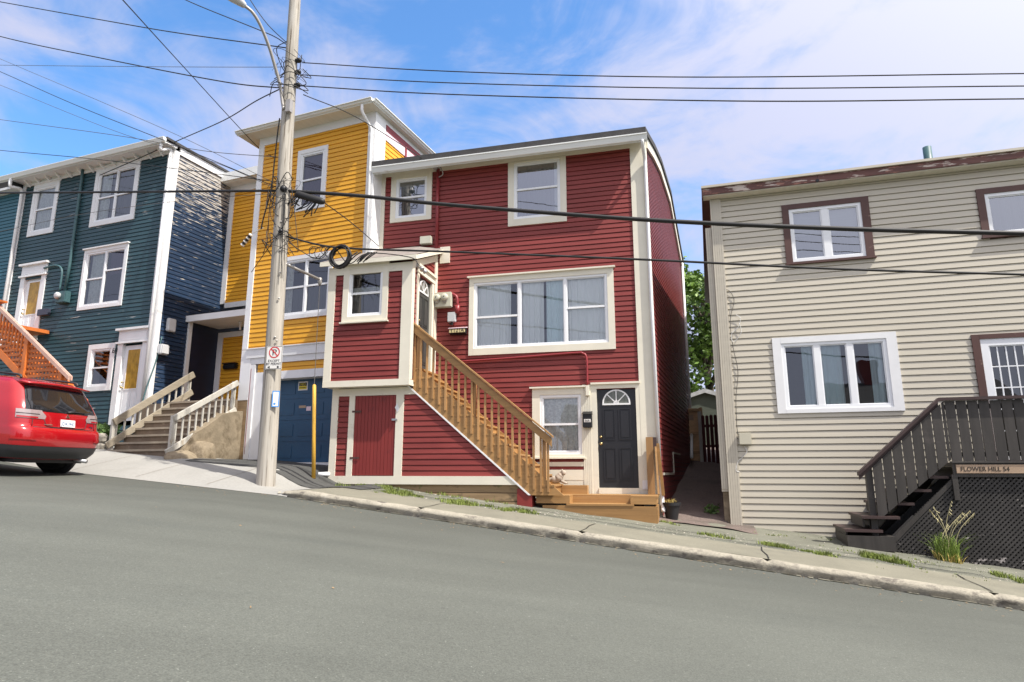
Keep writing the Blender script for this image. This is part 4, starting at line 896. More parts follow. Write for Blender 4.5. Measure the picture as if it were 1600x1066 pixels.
m.add(vs, [tuple(range(n)), tuple(range(2*n-1, n-1, -1))]+[(i, (i+1) % n, n+(i+1) % n, n+i) for i in range(n)]); rough(m, .025)
link('wall_body', m, M['foundation'], sw_)
m = MB(Yf)
for k in range(14): pass
rk = MB(Yf); rk.lathe((s1+.2, w1-.1, 1.6), [(.22, 0), (.33, .1), (.36, .2), (.33, .3), (.25, .38), (.14, .43), (.02, .45)], 20); rk.lathe((s1+.2, w1-.62, 1.6), [(.25, 0), (.33, .15), (.34, .3), (.31, .45), (.25, .58), (.15, .66), (.02, .7)], 20); rough(rk, .09); rough(rk, .03, 7); link('rubble', rk, M['foundation'], sw_, True)
def railing(name, label, u, top, low_gap, n, mat1, mat2, hh, base):
    fr = Frame(Yf.pt(u, 0, 0).x, Yf.pt(u, 0, 0).y, Yf.yaw-90)
    (ua, za), (ub, zb_) = fr.pick(*top[0]), fr.pick(*top[1])
    t = root(name, label, 'railing', fr, ((ua+ub)/2, 0, za-.9))
    link('top_rail', MB(fr).bar((ua, 0, za), (ub, 0, zb_), .03, hh, Vector((0, 0, 1))), mat1, t, bevel=.006)
    link('bottom_rail', MB(fr).bar((ua-.12, 0.003, za-low_gap-.08), (ub, 0.003, zb_-low_gap), .025, hh*.95), mat1, t, bevel=.006)
    for i in range(n):
        f_ = (i+.6)/n; x = ua+(ub-ua)*f_; z = za+(zb_-za)*f_
        link('baluster', MB(fr).box(x-.018, x+.018, -.06, -.031, z-low_gap-base, z-.01), mat2, t)
    for f_ in (.02, .97):
        x = ua+(ub-ua)*f_; z = za+(zb_-za)*f_
        link('post', MB(fr).box(x-.04, x+.04, -.10, -.031, z-low_gap-.35, z+.05), mat2, t)
    return t
railing('stair_railing', 'grey weathered wooden railing on the blue house side of the entry steps', s0+.06, ((178, 660), (303, 585)), .47, 11, M['greywood'], M['whitewood'], .08, .14)
railing('stair_railing', 'worn white wooden railing on the yellow house side of the entry steps', s1+.12, ((272, 654), (372, 598)), .66, 10, M['whitewood'], M['whitewood'], .062, .10)
# ================================================================ BLUE HOUSE
B = Frame(-9.7, 17.0, 21)
blu = root('blue_house', 'weathered blue green clapboard row house with bracketed white cornice and peeling side', 'house', B, (-3, 0, 2.4))
bl_ = -6.55; bzt = B.pick(283, 236)[1]
bze = 10.86; fzb = 10.42
holes = []
def bw(px, tw, **k):
    f, h = addw(px, tw, fr=B, par=blu, cas='white', **k); holes.append(h)
bw([(53.5, 291), (94, 280), (81.6, 363), (41.7, 370.5)], (.13, .13, .13, .13), cols=None, rails=[.5], cur=[(0, 1, 0, 1, 'lace')], cap=.03, glass='glassd')
bw([(150.6, 264.4), (220, 250.4), (208.3, 342.7), (139.4, 355)], (.14, .14, .13, .14), cols=[.5], rails=[.48, .48], cur=[(0, .3, 0, 1, 'lace'), (.35, 1, .0, 1, 'greycur')], cap=.03, glass='glassd')
bw([(133.7, 391), (202, 380), (188, 476.5), (118.5, 486.5)], (.10, .10, .10, .10), cols=[.5], rails=[.5, .62], cur=[(.1, .45, 0, 1, 'lace'), (.6, 1, .55, 1, 'purple')], cap=.03, glass='glassd')
bw([(138, 539), (181, 536), (171, 609), (130.5, 613)], (.14, .14, .13, .14), cols=None, rails=[.5], cur=[(0, .4, 0, 1, 'greycur')], glass='glassd')
def bdoor(px, lab):
    u0, u1, z0, z1 = rectpx(B, 0, px); holes.append((u0-.02, u1+.02, z0-.1, z1+.02))
    d_ = door(blu, B, -.05, u0, u1, z0, z1, 'vinyl', light=(.2, .82, .42, .94), knob='left', frame_mat='white')
    m = MB(B); m.box(u0-.20, u0, -.06, .035, z0-.1, z1+.05).box(u1, u1+.2, -.06, .035, z0-.1, z1+.05).box(u0-.2, u1+.2, -.06, .036, z1+.05, z1+.42).box(u0-.26, u1+.26, -.02, .12, z1+.42, z1+.48).box(u0-.12, u1+.12, .03, .05, z1+.14, z1+.34).box(u0-.24, u1+.24, -.02, .09, z1+.05, z1+.10)
    link('door_surround', m, M['white'], blu); return d_
bdoor([(193, 541), (224, 537), (211, 655), (180, 660)], '')
bdoor([(40, 437), (66, 433), (52, 530), (26, 534)], '')
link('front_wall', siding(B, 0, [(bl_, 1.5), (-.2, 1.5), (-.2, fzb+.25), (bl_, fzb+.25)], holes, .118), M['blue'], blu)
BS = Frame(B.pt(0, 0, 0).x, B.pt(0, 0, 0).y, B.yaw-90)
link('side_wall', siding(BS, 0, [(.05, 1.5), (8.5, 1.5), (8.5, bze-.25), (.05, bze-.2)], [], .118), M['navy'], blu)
m = MB(B); m.box(-.24, 0, 0, .036, 2.2, fzb+.3).box(bl_, bl_+.14, 0, .034, 2.2, fzb+.3).box(bl_+.14, -.24, 0, .04, fzb+.17, fzb+.3)
link('trim', m, M['white'], blu); link('side_trim', MB(BS).box(-.03, .12, 0, .03, 2.2, bze-.2).box(.12, 8.5, 0, .05, bze-.27, bze-.05), M['white'], blu)
link('lower_side_boards', MB(BS).box(1.15, 2.6, .016, .026, 2.6, 5.95), M['bluedark'], blu)
link('cornice', MB(B).box(bl_-.1, .05, .0, .38, fzb+.30, fzb+.36).box(bl_-.1, .06, .38, .42, fzb+.28, bze-.08), M['white'], blu)
for i in range(13):
    u = bl_+.35+i*.48; m = MB(B)
    m.prism([(0, 0)], 0, 0) if False else None
    m.add([(u-.03, .03, fzb+.30), (u-.03, .24, fzb+.30), (u-.03, .21, fzb+.25), (u-.03, .10, fzb+.18), (u-.03, .03, fzb+.13), (u+.03, .03, fzb+.30), (u+.03, .24, fzb+.30), (u+.03, .21, fzb+.25), (u+.03, .10, fzb+.18), (u+.03, .03, fzb+.13)], [(0, 1, 2, 3, 4), (9, 8, 7, 6, 5)]+[(k, (k+1) % 5, 5+(k+1) % 5, 5+k) for k in range(5)])
    link('bracket', m, M['white'], blu)
m = MB(B); gut(m, B, bl_-1.5, .08, .42, bze-.15, bze-.02); link('gutter', m, M['gutter'], blu)
link('roof', MB(B).box(bl_-.1, .10, -8.5, .40, bze-.05, bze+.02), M['roof'], blu)
m = MB(B); m.tube([B and (-.08, .09, fzb+.2), (-.08, .09, 2.8)], .042, 8); m.tube(smooth_path([(-.08, .42, bze-.15), (-.08, .4, bze-.35), (-.08, .12, fzb+.25), (-.08, .09, fzb)], 5), .042, 8); link('downspout', m, M['white'], blu, True)
link('downspout', MB(B).tube(smooth_path([(bl_+.05, .45, bze-.15), (bl_+.05, .42, bze-.4), (bl_+.1, .14, fzb+.05), (bl_+.1, .10, fzb-.3)], 5)+[Vector((bl_+.1, .10, 3))], .05, 8), M['white'], blu, True)
m = MB(B); q = [B.pick(x, y) for x, y in ((133, 262), (131, 280), (112, 415), (105, 455))]; m.tube([(u, .06, z) for u, z in q], .045, 8)
q2 = [B.pick(x, y) for x, y in ((96, 456), (100, 428), (97, 418), (88, 416), (72, 420))]; m.tube(smooth_path([(u, .06, z) for u, z in q2], 5), .03, 8); link('conduit', m, M['tealbox'], blu, True)
a = B.pick(90, 475, .1); b = B.pick(108, 455, .1); mbx2 = link('meter_box', MB(B).box(a[0], b[0], .02, .2, a[1], b[1]), M['tealbox'], blu, bevel=.02); link('meter_dial', MB(B).lathe(((a[0]+a[0]+.3)/2, .2, (a[1]+b[1])/2+.03), [(.10, 0), (.10, .07), (.07, .1), (.02, .1)], 16, B.n), M['boxlight'], mbx2, True)
a = B.pick(59, 494, .1); b = B.pick(76, 482, .1); link('mail_slot_box', MB(B).box(a[0], b[0], .02, .14, a[1], b[1]), M['slate'], blu, bevel=.01)
q = B.pick(181, 552); link('house_number', text_mb(B, '60', q[0], .042, q[1], .22), M['letter'], blu)
a = BS.pick(259, 517, .05); b = BS.pick(273, 500, .05); link('junction_box', MB(BS).box(a[0], b[0], .02, .14, a[1], b[1]), M['boxlight'], blu, bevel=.02)
a = BS.pick(247, 553, .1); b = BS.pick(262, 540, .1); link('junction_box', MB(BS).box(a[0], b[0], .02, .2, a[1], b[1]), M['boxlight'], blu, bevel=.03)
m = MB(BS); m.tube(smooth_path([(a[0]+.1, .05, a[1]+.5), (a[0]+.0, .05, a[1]-.2), (a[0]-.25, .06, a[1]-1.2), (a[0]-.28, .05, a[1]-2)], 6), .018, 6); link('side_cable', m, M['tealbox'], blu, True)
m = MB(B); z_ = bze-.1
for p, q in (((0, -8.5), (bl_, -8.5)),): m.quad((p[0], p[1], 1.5), (q[0], q[1], 1.5), (q[0], q[1], z_), (p[0], p[1], z_))
link('rear_wall', m, M['navy'], blu)
# neighbour at the far left
tea = root('teal_house', 'paler teal clapboard house at the left edge joined to the weathered blue house', 'house', B, (-9, 0, 3))
link('front_wall', siding(B, .03, [(-14, 2), (bl_-.02, 2), (bl_-.02, bze-.35), (-14, bze-.35)], [], .118), M['teal'], tea)
link('frieze', MB(B).box(-14, bl_-.02, .0, .3, bze-.38, bze-.3), M['white'], tea); m = MB(B); gut(m, B, -14, bl_-1.52, .32, bze-.28, bze-.02); link('gutter', m, M['gutter'], tea)
link('roof', MB(B).box(-14, bl_-.12, -8.5, .3, bze-.3, bze-.05), M['roof'], tea)
link('corner_board', MB(B).box(-14, -13.8, .0, .07, 2, bze-.38), M['white'], tea); m = MB(B); m.quad((-14, -8.5, 2), (-14, 0, 2), (-14, 0, bze-.3), (-14, -8.5, bze-.3)); m.quad((-14, -8.5, 2), (bl_, -8.5, 2), (bl_, -8.5, bze-.3), (-14, -8.5, bze-.3)); link('rear_wall', m, M['teal'], tea)
# orange stair in front of the blue house
OW = 1.9
ost = root('orange_stair', 'orange stained wooden stair with lattice sides rising to the upper door of the blue house', 'stair', B, (-4.5, OW-.5, 2.4))
oa = B.pick(0, 482, OW); ob_ = B.pick(110, 592, OW); osl = (oa[1]-ob_[1])/(oa[0]-ob_[0])
def ozl(u): return ob_[1]+(u-ob_[0])*osl
ul_ = oa[0]-1.2
m = MB(B); m.prism([(ul_, ozl(ul_)+.06), (ob_[0], ob_[1]+.06), (ob_[0], ob_[1]-.04), (ul_, ozl(ul_)-.04)], OW-.05, OW+.05); link('handrail', m, M['pinkrail'], ost)
m = MB(B)
for wa in (OW-.06, OW-1.15): m.prism([(ul_, ozl(ul_)-1.15), (ob_[0]-.9, ozl(ob_[0]-.9)-1.15), (ob_[0]-.9, ozl(ob_[0]-.9)-.95), (ul_, ozl(ul_)-.93)], wa, wa+.05)
link('stringer', m, M['orange'], ost)
nst = 15
for i in range(4, nst):
    u = ob_[0]-.15+(ul_-ob_[0])*i/nst; link('tread', MB(B).box(u-.16, u+.12, OW-1.1, OW-.06, ozl(u)-1.0, ozl(u)-.95), M['orange'], ost)
q = B.pick(42, 540, OW)
for u in (q[0], ob_[0]-.35, ul_+.2): link('post', MB(B).box(u-.06, u+.06, OW-.06, OW+.03, ozl(u)-1.5, ozl(u)-.04), M['orange'], ost)
m = MB(B); 
for k in range(9): 
    u = q[0]-.12-k*.14; m.box(u-.03, u+.03, OW-.04, OW-.01, ozl(u)-.62, ozl(u)-.03)
link('balusters', m, M['orange'], ost)
m = MB(B)
def lat(mm, fr, w, ua, ub, za_f, zb_f, step=.13):
    k = 0; u = ua
    while u < ub: mm.box(u-.03, u+.03, w-.02, w-.008, za_f(u), zb_f(u)); u += step
    z = min(za_f(ua), za_f(ub)); zt2 = max(zb_f(ua), zb_f(ub))
    while z < zt2:
        xs_ = [ua+(ub-ua)*i/60 for i in range(61)]; ok = [x for x in xs_ if za_f(x) <= z <= zb_f(x)]
        if ok: mm.box(min(ok), max(ok), w-.008, w+.004, z-.03, z+.03)
        z += step
lat(m, B, OW-.02, q[0]+.05, ob_[0]-.1, lambda u: max(ob_[1]-.12, ozl(u)-.95), lambda u: ozl(u)-.04)
lat(m, B, OW-.02, q[0]-1.3, q[0]-.06, lambda u: ozl(u)-1.0, lambda u: ozl(u)-.62)
link('lattice', m, M['orange'], ost)
q = B.pick(3, 470, OW); link('newel_cap', MB(B).box(q[0]-.22, q[0]+.08, OW-.1, OW+.1, q[1]-.05, q[1]+.0), M['orange'], ost)
link('upper_platform', MB(B).box(ul_-.6, ul_+.4, .05, OW, ozl(ul_)-1.05, ozl(ul_)-.95), M['orange'], ost)
# stone edging and plants beside the steps
eg = root('stone_edging', 'low rough stone wall holding a flower bed beside the entry steps', 'wall', Yf, (s0-.6, 1.7, 2.1))
m = MB(Yf)
for i in range(9):
    for k in range(2): m.lathe((s0-.3-.22*i, 1.75-.0*i-.04*k, 2.05+.2*k+.028*i), [(.05, -.02), (.13, .04), (.14, .14), (.08, .2), (.01, .21)], 7)
rough(m, .06, 3); link('stones', m, M['stone'], eg)
def leafy(mb, c, n, r, h, size, up=.5):
    for i in range(n):
        a = random.random()*6.28; rr = r*math.sqrt(random.random()); p = c+Vector((math.cos(a)*rr, math.sin(a)*rr, random.random()*h))
        d = Vector((random.gauss(0, 1), random.gauss(0, 1), random.gauss(up, .6))).normalized(); e = d.cross(Vector((random.gauss(0, 1), random.gauss(0, 1), .3))).normalized(); s_ = size*random.uniform(.6, 1.3)
        mb.add([p, p+d*s_*.5+e*s_*.28, p+d*s_, p+d*s_*.5-e*s_*.28], [(0, 1, 2, 3)], raw=True)
    return mb
for i, (du, w, lab) in enumerate(((-.45, 1.55, 'low leafy green plant nearest the grey railing in the stone edged bed'), (-1.05, 1.5, 'low leafy green plant behind the red car in the stone edged bed'))):
    c = Yf.pt(s0+du, w, 2.32+.05*i); tag(link('bedding_plant', leafy(MB(), c, 160, .28, .32, .17), M['leafd']), lab, 'plant', 'plants in the stone edged bed')
# ================================================================ BEIGE HOUSE
F = Frame(4.5, 13.1, 16.9)
bei = root('beige_house', 'beige vinyl sided house with peeling brown fascia and dark brown window trim', 'house', F, (3, 0, .4))
holes = []
def ew(px, tw, **k):
    f, h = addw(px, tw, fr=F, par=bei, **k); holes.append(h)
ew([(1221, 320), (1357, 307.5), (1367, 403), (1228.5, 411)], (.13, .15, .03, .11), cols=[.5], rails=None, cas='brown', cur=[(0, .5, .5, 1, 'blind'), (.5, 1, .5, 1, 'blind'), (0, .5, 0, .5, 'greycur'), (.5, 1, 0, .5, 'greycur')], sill=.02, glass='glassup', ft=.06, mull=.13)
ew([(1205.6, 529), (1399.6, 517.8), (1414.6, 641), (1216, 647)], (.16, .18, .08, .12), cols=[.333, .667], rails=None, cas='white', cur=[(.20, .31, 0, 1, 'curtainblue'), (.36, .58, 0, 1, 'curtainblue'), (.84, .96, 0, 1, 'curtainblue')], glass='glassd', ft=.06, mull=.11)
ew([(1524.5, 295.6), (1655, 283), (1672, 360), (1535, 370)], (.13, .15, .03, .11), cols=None, rails=None, cas='brown', cur=[(0, 1, .0, 1, 'greycur'), (0, 1, .3, 1, 'blind')], sill=.02, glass='glassup', ft=.06)
fdz = F.pick(1545, 722, .6)[1]
pu0_ = F.pick(1516, 524)[0]; pz1_ = F.pick(1516, 524)[1]
f, h = window(bei, F, 0, (pu0_, pu0_+2.1, fdz+.02, pz1_), (.13, .13, .02, .09), [.5], None, cas='brown', frm='vinyl', cur=None, glass='glassd', ft=.13, mull=.2, muntin=(5, 5), name='patio_door'); holes.append(h)
zl0 = F.pick(1154, 814)[1]; zl1 = F.pick(1318, 831)[1]; ub_ = F.pick(1318, 831)[0]
bzt_ = F.pick(1590, 258)[1]; bzt_ = 7.40
bsl = (zl1-zl0)/ub_
link('front_wall', siding(F, 0, [(.0, zl0-.3), (8.6, zl0+bsl*8.6-.2), (8.6, bzt_+.03), (.0, bzt_+.03)], holes, .128, .014), M['beige'], bei)
FL = Frame(F.pt(-.16, -9, 0).x, F.pt(-.16, -9, 0).y, F.yaw+90)
link('side_wall', siding(FL, 0, [(0, .5), (8.95, .5), (8.95, bzt_), (0, bzt_)], [], .128, .014), M['beige'], bei)
m = MB(F)
for i in range(5): m.box(-.17+i*.045, -.133+i*.045, 0, .042, zl0-.2, bzt_+.02)
m.box(-.17, .05, -.01, .032, zl0-.2, bzt_); link('corner_post', m, M['beige'], bei)
m = MB(F)
for i in range(3): m.box(-.30+i*.042, -.263+i*.042, -.06, -.012, 1.25, 6.75)
m.box(-.30, -.172, -.07, -.03, 1.2, 6.8); link('side_corner_post', m, M['beige'], bei)
link('foundation', MB(F).box(-.22, 8.6, -9, -.02, .0, .62), M['foundation'], bei)
link('foundation', MB(F).box(-.28, -.15, -.5, -.08, .3, 1.3), M['foundation'], bei)
OB = .24
m = MB(F); z0 = bzt_+.0
ta = F.pick(1096, 279, OB)[1]
fa = F.pick(1350, 268, OB)[1]
link('soffit', MB(F).box(-.305, 8.8, -.01, OB-.01, bzt_+.03, bzt_+.07), M['soffit'], bei)
nf = 24; m = MB(F)
for i in range(4): m.box(-.31+2.28*i, -.315+2.28*(i+1), OB-.01, OB+.02+.002*(i % 2), bzt_+.05, bzt_+.20)
link('fascia', m, M['peelbrown'], bei)
link('drip_edge', MB(F).box(-.335, 8.8, OB-.02, OB+.06, bzt_+.20, bzt_+.25), M['beige'], bei)
link('roof', MB(F).box(-.25, 8.8, -9.2, OB+.05, bzt_+.17, bzt_+.27) if False else MB(F).box(-.31, 8.8, -9.2, OB-.021, bzt_+.08, bzt_+.245), M['roof'], bei)
link('side_fascia', MB(F).box(-.33, -.311, -9.2, OB+.02, bzt_+.0, bzt_+.23).box(-.31, -.175, -9.1, -.02, bzt_+.03, bzt_+.07), M['brown'], bei)
m = MB(F); B1 = [(0, -9, .3), (8.6, -9, .3), (8.6, 0, .3)]
for p, q in zip(B1, B1[1:]): m.quad(p, q, (q[0], q[1], bzt_), (p[0], p[1], bzt_))
link('rear_wall', m, M['beige'], bei)
q = F.pick(1449, 237, -1.2); link('vent_pipe', MB(F).lathe((q[0], -1.2, bzt_+.1), [(.085, 0), (.085, q[1]-bzt_+.0), (.07, q[1]-bzt_+.0)], 14), M['tealbox'], bei, True)
q = F.pick(1277, 283, OB); link('fascia_hole', MB(F).lathe((q[0], OB+.02, q[1]), [(.04, 0), (.035, .01), (.01, .012)], 7, F.n), M['black'], bei)
a = F.pick(1153.5, 695, .1); b = F.pick(1173.5, 676, .1)
ub = root('utility_box', 'square beige utility box with loose wires low on the beige house corner', 'utility box', F, (a[0]+.1, .05, a[1]))
link('box_body', MB(F).box(a[0]+.02, b[0], .02, .12, a[1], b[1]), M['utility'], ub, bevel=.012)
m = MB(F); m.tube(smooth_path([(a[0]+.01, .03, b[1]-.05)]+[F.pt(*F.pick(x, y, .03)[:1], .03, F.pick(x, y, .03)[1]) if False else (F.pick(x, y, .03)[0], .03, F.pick(x, y, .03)[1]) for x, y in ((1151, 660), (1150, 620), (1153, 580), (1145, 540), (1141, 500), (1147, 470), (1140, 455), (1131, 452))], 5), .007, 5); link('loose_wire', m, M['cablegrey'], ub, True)
m = MB(F); m.tube(smooth_path([(F.pick(x, y, .04)[0], .04, F.pick(x, y, .04)[1]) for x, y in ((1163, 697), (1167, 706), (1160, 715), (1153, 722), (1150, 735), (1156, 738))], 5), .007, 5); link('loose_wire', m, M['wht'], ub, True); m = MB(F)
m.tube(smooth_path([(F.pick(x, y, .04)[0], .04, F.pick(x, y, .04)[1]) for x, y in ((1150, 492), (1157, 498), (1153, 512), (1143, 522), (1146, 535), (1158, 520), (1155, 505))], 5), .006, 5); link('loose_wire', m, M['wht'], ub, True)
# ---- deck with stair
DW = 1.15
dk = root('dark_deck', 'dark brown painted wooden deck with slatted railing and stair in front of the beige house', 'deck', F, (4.5, .6, .2))
dz = F.pick(1540, 722.5, DW)[1]; du = F.pick(1487, 722, DW)[0]; DE = 7.6
link('deck_floor', MB(F).box(du, DE, .02, DW-.02, dz-.06, dz), M['deck'], dk)
link('rim_board', MB(F).box(du, DE, DW-.02, DW+.02, dz-.24, dz-.012).box(du-.02, DE, DW-.03, DW+.06, dz-.011, dz+.018), M['deck'], dk)
ta = F.pick(1465, 622, DW); tb = F.pick(1340, 738, DW); rz = ta[1]
link('handrail', MB(F).box(ta[0], DE, DW-.07, DW+.07, rz-.05, rz).prism([(tb[0], tb[1]), (ta[0], ta[1]), (ta[0], ta[1]-.06), (tb[0], tb[1]-.06)], DW-.07, DW+.07).prism([(tb[0]+.02, tb[1]-.061), (ta[0], ta[1]-.061), (ta[0], ta[1]-.13), (tb[0]+.02, tb[1]-.13)], DW-.05, DW-.02), M['deckrail'], dk)
dsl = (ta[1]-tb[1])/(ta[0]-tb[0])
def dzl(u): return tb[1]+(u-tb[0])*dsl
s_a = F.pick(1371, 815, DW); s_b = F.pick(1489, 716, DW)
def dlow(u): return s_a[1]+(u-s_a[0])*(s_b[1]-s_a[1])/(s_b[0]-s_a[0])
nb_ = F.pick(1360, 750, DW)[0]
link('newel_post', MB(F).box(nb_-.05, nb_+.05, DW-.16, DW-.04, F.pick(1380, 850, DW)[1], dzl(nb_)-.07), M['deck'], dk)
u = nb_+.06; wd = .148; gp_ = .018
while u < du-.02:
    u1 = min(u+wd, du-.0); 
    link('slat', MB(F).prism([(u, max(dlow(u), F.pick(1380, 845, DW)[1])), (u1, dlow(u1)), (u1, dzl(u1)-.13), (u, dzl(u)-.13)], DW-.02, DW+.005), M['deck'], dk); u = u1+gp_
u = du+.012
while u < DE-.2:
    link('slat', MB(F).box(u, u+wd, DW-.02, DW+.005, dz+.02, rz-.06), M['deck'], dk); u += wd+gp_
link('back_rail', MB(F).box(du, DE, DW-.06, DW-.022, rz-.20, rz-.12).box(du, DE, DW-.06, DW-.022, dz+.10, dz+.17), M['deck'], dk)
gz_ = F.pick(1384, 851, DW)[1]
NT = 6
fu_ = F.pick(1384, 851, DW)[0]
for i in range(NT):
    z = gz_+.02+(dz-gz_-.02)*(i+1)/(NT+0.0)
    if i == NT-1: break
    ua = fu_-.62+(du-fu_+.55)*i/NT; m = MB(F); m.box(ua, ua+.42+.16, .08, DW-.06 if i > 1 else DW+.10, z-.045, z); 
    link('tread', m, M['deckrail'], dk)
    m = MB(F); m.box(ua+.03, ua+.06, .1, DW-.05, z-.19, z-.046); link('riser', m, M['deck'], dk)
m = MB(F); ua = fu_-.62; m.box(ua+.02, ua+.75, .15, DW+.12, gz_-.1, gz_+.14); link('bottom_step', m, M['deck'], dk)
m = MB(F); m.prism([(fu_, gz_), (du, dz-.05), (du, dz-.28), (fu_+.3, gz_)], .1, .14); link('wall_stringer', m, M['deck'], dk)
# lattice skirt: diagonal slats over a dark void
poly = [(fu_+.05, gz_-.10), (DE, -.45), (DE, dz-.24), (du, dz-.24), (fu_+.1, gz_+.12)]
def clip(p, d, poly):
    t0, t1 = -50, 50; n = len(poly)
    area = sum(poly[i][0]*poly[(i+1) % n][1]-poly[(i+1) % n][0]*poly[i][1] for i in range(n)); sg = 1 if area > 0 else -1
    for i in range(n):
        (ax, ay), (bx, by) = poly[i], poly[(i+1) % n]; nx, ny = -(by-ay)*sg, (bx-ax)*sg
        den = nx*d[0]+ny*d[1]; num = nx*(p[0]-ax)+ny*(p[1]-ay)
        if abs(den) < 1e-9:
            if num < 0: return None
            continue
        t = -num/den
        if den > 0: t0 = max(t0, t)
        else: t1 = min(t1, t)
    return (t0, t1) if t0 < t1-.03 else None
m = MB(F)
for sgn, wo in ((1, DW-.03), (-1, DW-.042)):
    for k in range(-70, 130):
        p = (fu_+k*.078, 0); d = (.7071, .7071*sgn); c = clip(p, d, poly)
        if c: m.bar((p[0]+d[0]*c[0], wo, p[1]+d[1]*c[0]), (p[0]+d[0]*c[1], wo, p[1]+d[1]*c[1]), .015, .0055, F.n) 
link('lattice', m, M['lattice'], dk)
link('lattice_frame', MB(F).prism([(fu_+.02, gz_+.02), (du, dz-.24), (du, dz-.33), (fu_+.06, gz_-.06)], DW-.03, DW-.005).box(du-.03, du+.05, DW-.03, DW+.025, dz-.62, dz-.2), M['deck'], dk)
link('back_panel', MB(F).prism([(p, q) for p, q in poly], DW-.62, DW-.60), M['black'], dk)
a = F.pick(1495, 739.5, DW+.03); b = F.pick(1600, 726, DW+.03)
sg = root('address_sign', 'weathered wooden board lettered FLOWER HILL 54 on the edge of the dark deck', 'sign', F, (a[0]+.8, DW, a[1]))
bd = link('board', MB(F).box(a[0], a[0]+1.75, DW+.021, DW+.045, a[1], b[1]), M['signwood'], sg)
c0 = F.pick(1502, 737, DW+.05); c1 = F.pick(1577, 730, DW+.05)
t = text_mb(F, 'FLOWER HILL 54', 0, DW+.048, 0, 1, align='LEFT')
x0 = min((v-F.P).dot(F.d) for v in t.v); x1 = max((v-F.P).dot(F.d) for v in t.v); zz0 = min(v.z for v in t.v); zz1 = max(v.z for v in t.v)
hgt = (b[1]-a[1])*.52
m = MB(F)
for v in t.v:
    uu_ = (v-F.P).dot(F.d); ww_ = (v-F.P).dot(F.n); m.v.append(F.pt(c0[0]+(uu_-x0)/(x1-x0)*(c1[0]-c0[0]), ww_, a[1]+(b[1]-a[1])*.24+(v.z-zz0)/(zz1-zz0)*hgt))
m.f = t.f; link('lettering', m, M['letter'], bd)
# ================================================================ UTILITY POLE, SIGNS, CABLES
PB = pickg(415, 757)
KR = Frame(PB.x, PB.y, 16.5); KL = Frame(PB.x, PB.y, 22)
def on(fr, px, py, w=0): return fr.P3(px, py, w)
topz = on(KR, 462, -70).z
lean = on(KR, 461, 0); lean_v = Vector((lean.x-PB.x, lean.y-PB.y, 0))/(lean.z-PB.z)
def pole_at(z): return Vector((PB.x, PB.y, z))+lean_v*(z-PB.z)
prt = root('utility_pole', 'tall weathered wooden utility pole on the kerb in front of the yellow house', 'utility pole', PB)
m = MB(); k = 60; pts = [pole_at(PB.z-.3+(topz-PB.z+.3)*i/k) for i in range(k+1)]
m.tube(pts, [.172-.062*i/k+.004*noise.noise(Vector((0, 0, i*.7))) for i in range(k+1)], 22)
link('shaft', m, M['pole'], prt, True)
def pr(z): return .172-.062*(z-PB.z)/(topz-PB.z)
FC = -(Vector((PB.x, PB.y, 0)).normalized())     # towards the street
m = MB()
for z in (on(KR, 430, 470).z, on(KR, 428, 535).z, on(KR, 420, 530).z, on(KR, 433, 430).z, on(KR, 440, 395).z, on(KR, 446, 350).z): m.lathe(pole_at(z)+FC*pr(z)*.98+KR.d*random.uniform(-.06, .06), [(.022, 0), (.018, .02), (.006, .025)], 6, FC)
link('bolts', m, M['lampgrey'], prt)
m = MB()   # ground wire and brackets
zz = [on(KR, 440, y).z for y in (100, 118, 138, 300, 312, 366)]
for z in zz[:3]: link('insulator', MB().lathe(pole_at(z)+KR.d*pr(z), [(.03, -.02), (.05, .0), (.045, .03), (.06, .05), (.045, .08), (.05, .1), (.02, .12)], 10, KR.d), M['black'], prt, True)
link('cable_clamp', MB().lathe(pole_at(zz[3])+FC*pr(zz[3]), [(.07, -.05), (.07, .03), (.03, .06)], 8, FC), M['black'], prt, True); link('cable_clamp', MB().lathe(pole_at(zz[5])+FC*pr(zz[5]), [(.05, -.05), (.05, .04), (.02, .08)], 8, FC), M['black'], prt, True)
z0 = zz[3]-.1; link('ground_wire', MB().tube([pole_at(z0-.02)+FC*pr(z0)+KR.d*.05, pole_at(z0-.9)+FC*pr(z0)+KR.d*.04], .012, 5), M['black'], prt)
m = MB(); rnd = random.Random(3)
def loops(zc, n, spread, rad):
    for i in range(n):
        z = zc+rnd.uniform(-spread, spread); c = pole_at(z); a0 = rnd.random()*6.28; pts = []
        r0 = pr(z)+.02
        for j in range(5):
            a = a0+j*rnd.uniform(.5, 1.3); q = c+Vector((math.cos(a), math.sin(a), 0))*(r0+rnd.random()*rad)+Vector((0, 0, rnd.uniform(-.35, .25))); pts.append(q)
        m.tube(smooth_path(pts, 5), rnd.choice((.004, .006, .009)), 5)
loops(zz[1], 11, .4, .28); loops(zz[3], 13, .3, .2); loops(zz[5], 5, .25, .2)
for i in range(5):
    z = zz[3]; c = pole_at(z)+FC*.17; m.tube(smooth_path([c+KR.d*rnd.uniform(-.3, .3), c+KR.d*rnd.uniform(-.45, .4)+Vector((0, 0, -.6)), c+KR.d*rnd.uniform(-.6, .5)+Vector((0, 0, -rnd.uniform(1, 1.9)))], 6), .007, 5)
m.tube(smooth_path([on(KL, x, y, .1) for x, y in ((437, 185), (433, 215), (428, 260), (424, 295), (412, 340), (408, 358))], 6), .014, 5)
m.tube(smooth_path([on(KL, x, y, .12) for x, y in ((424, 300), (420, 340), (418, 375), (411, 397))], 6), .008, 5)
link('loose_wires', m, M['cable'], prt, True)
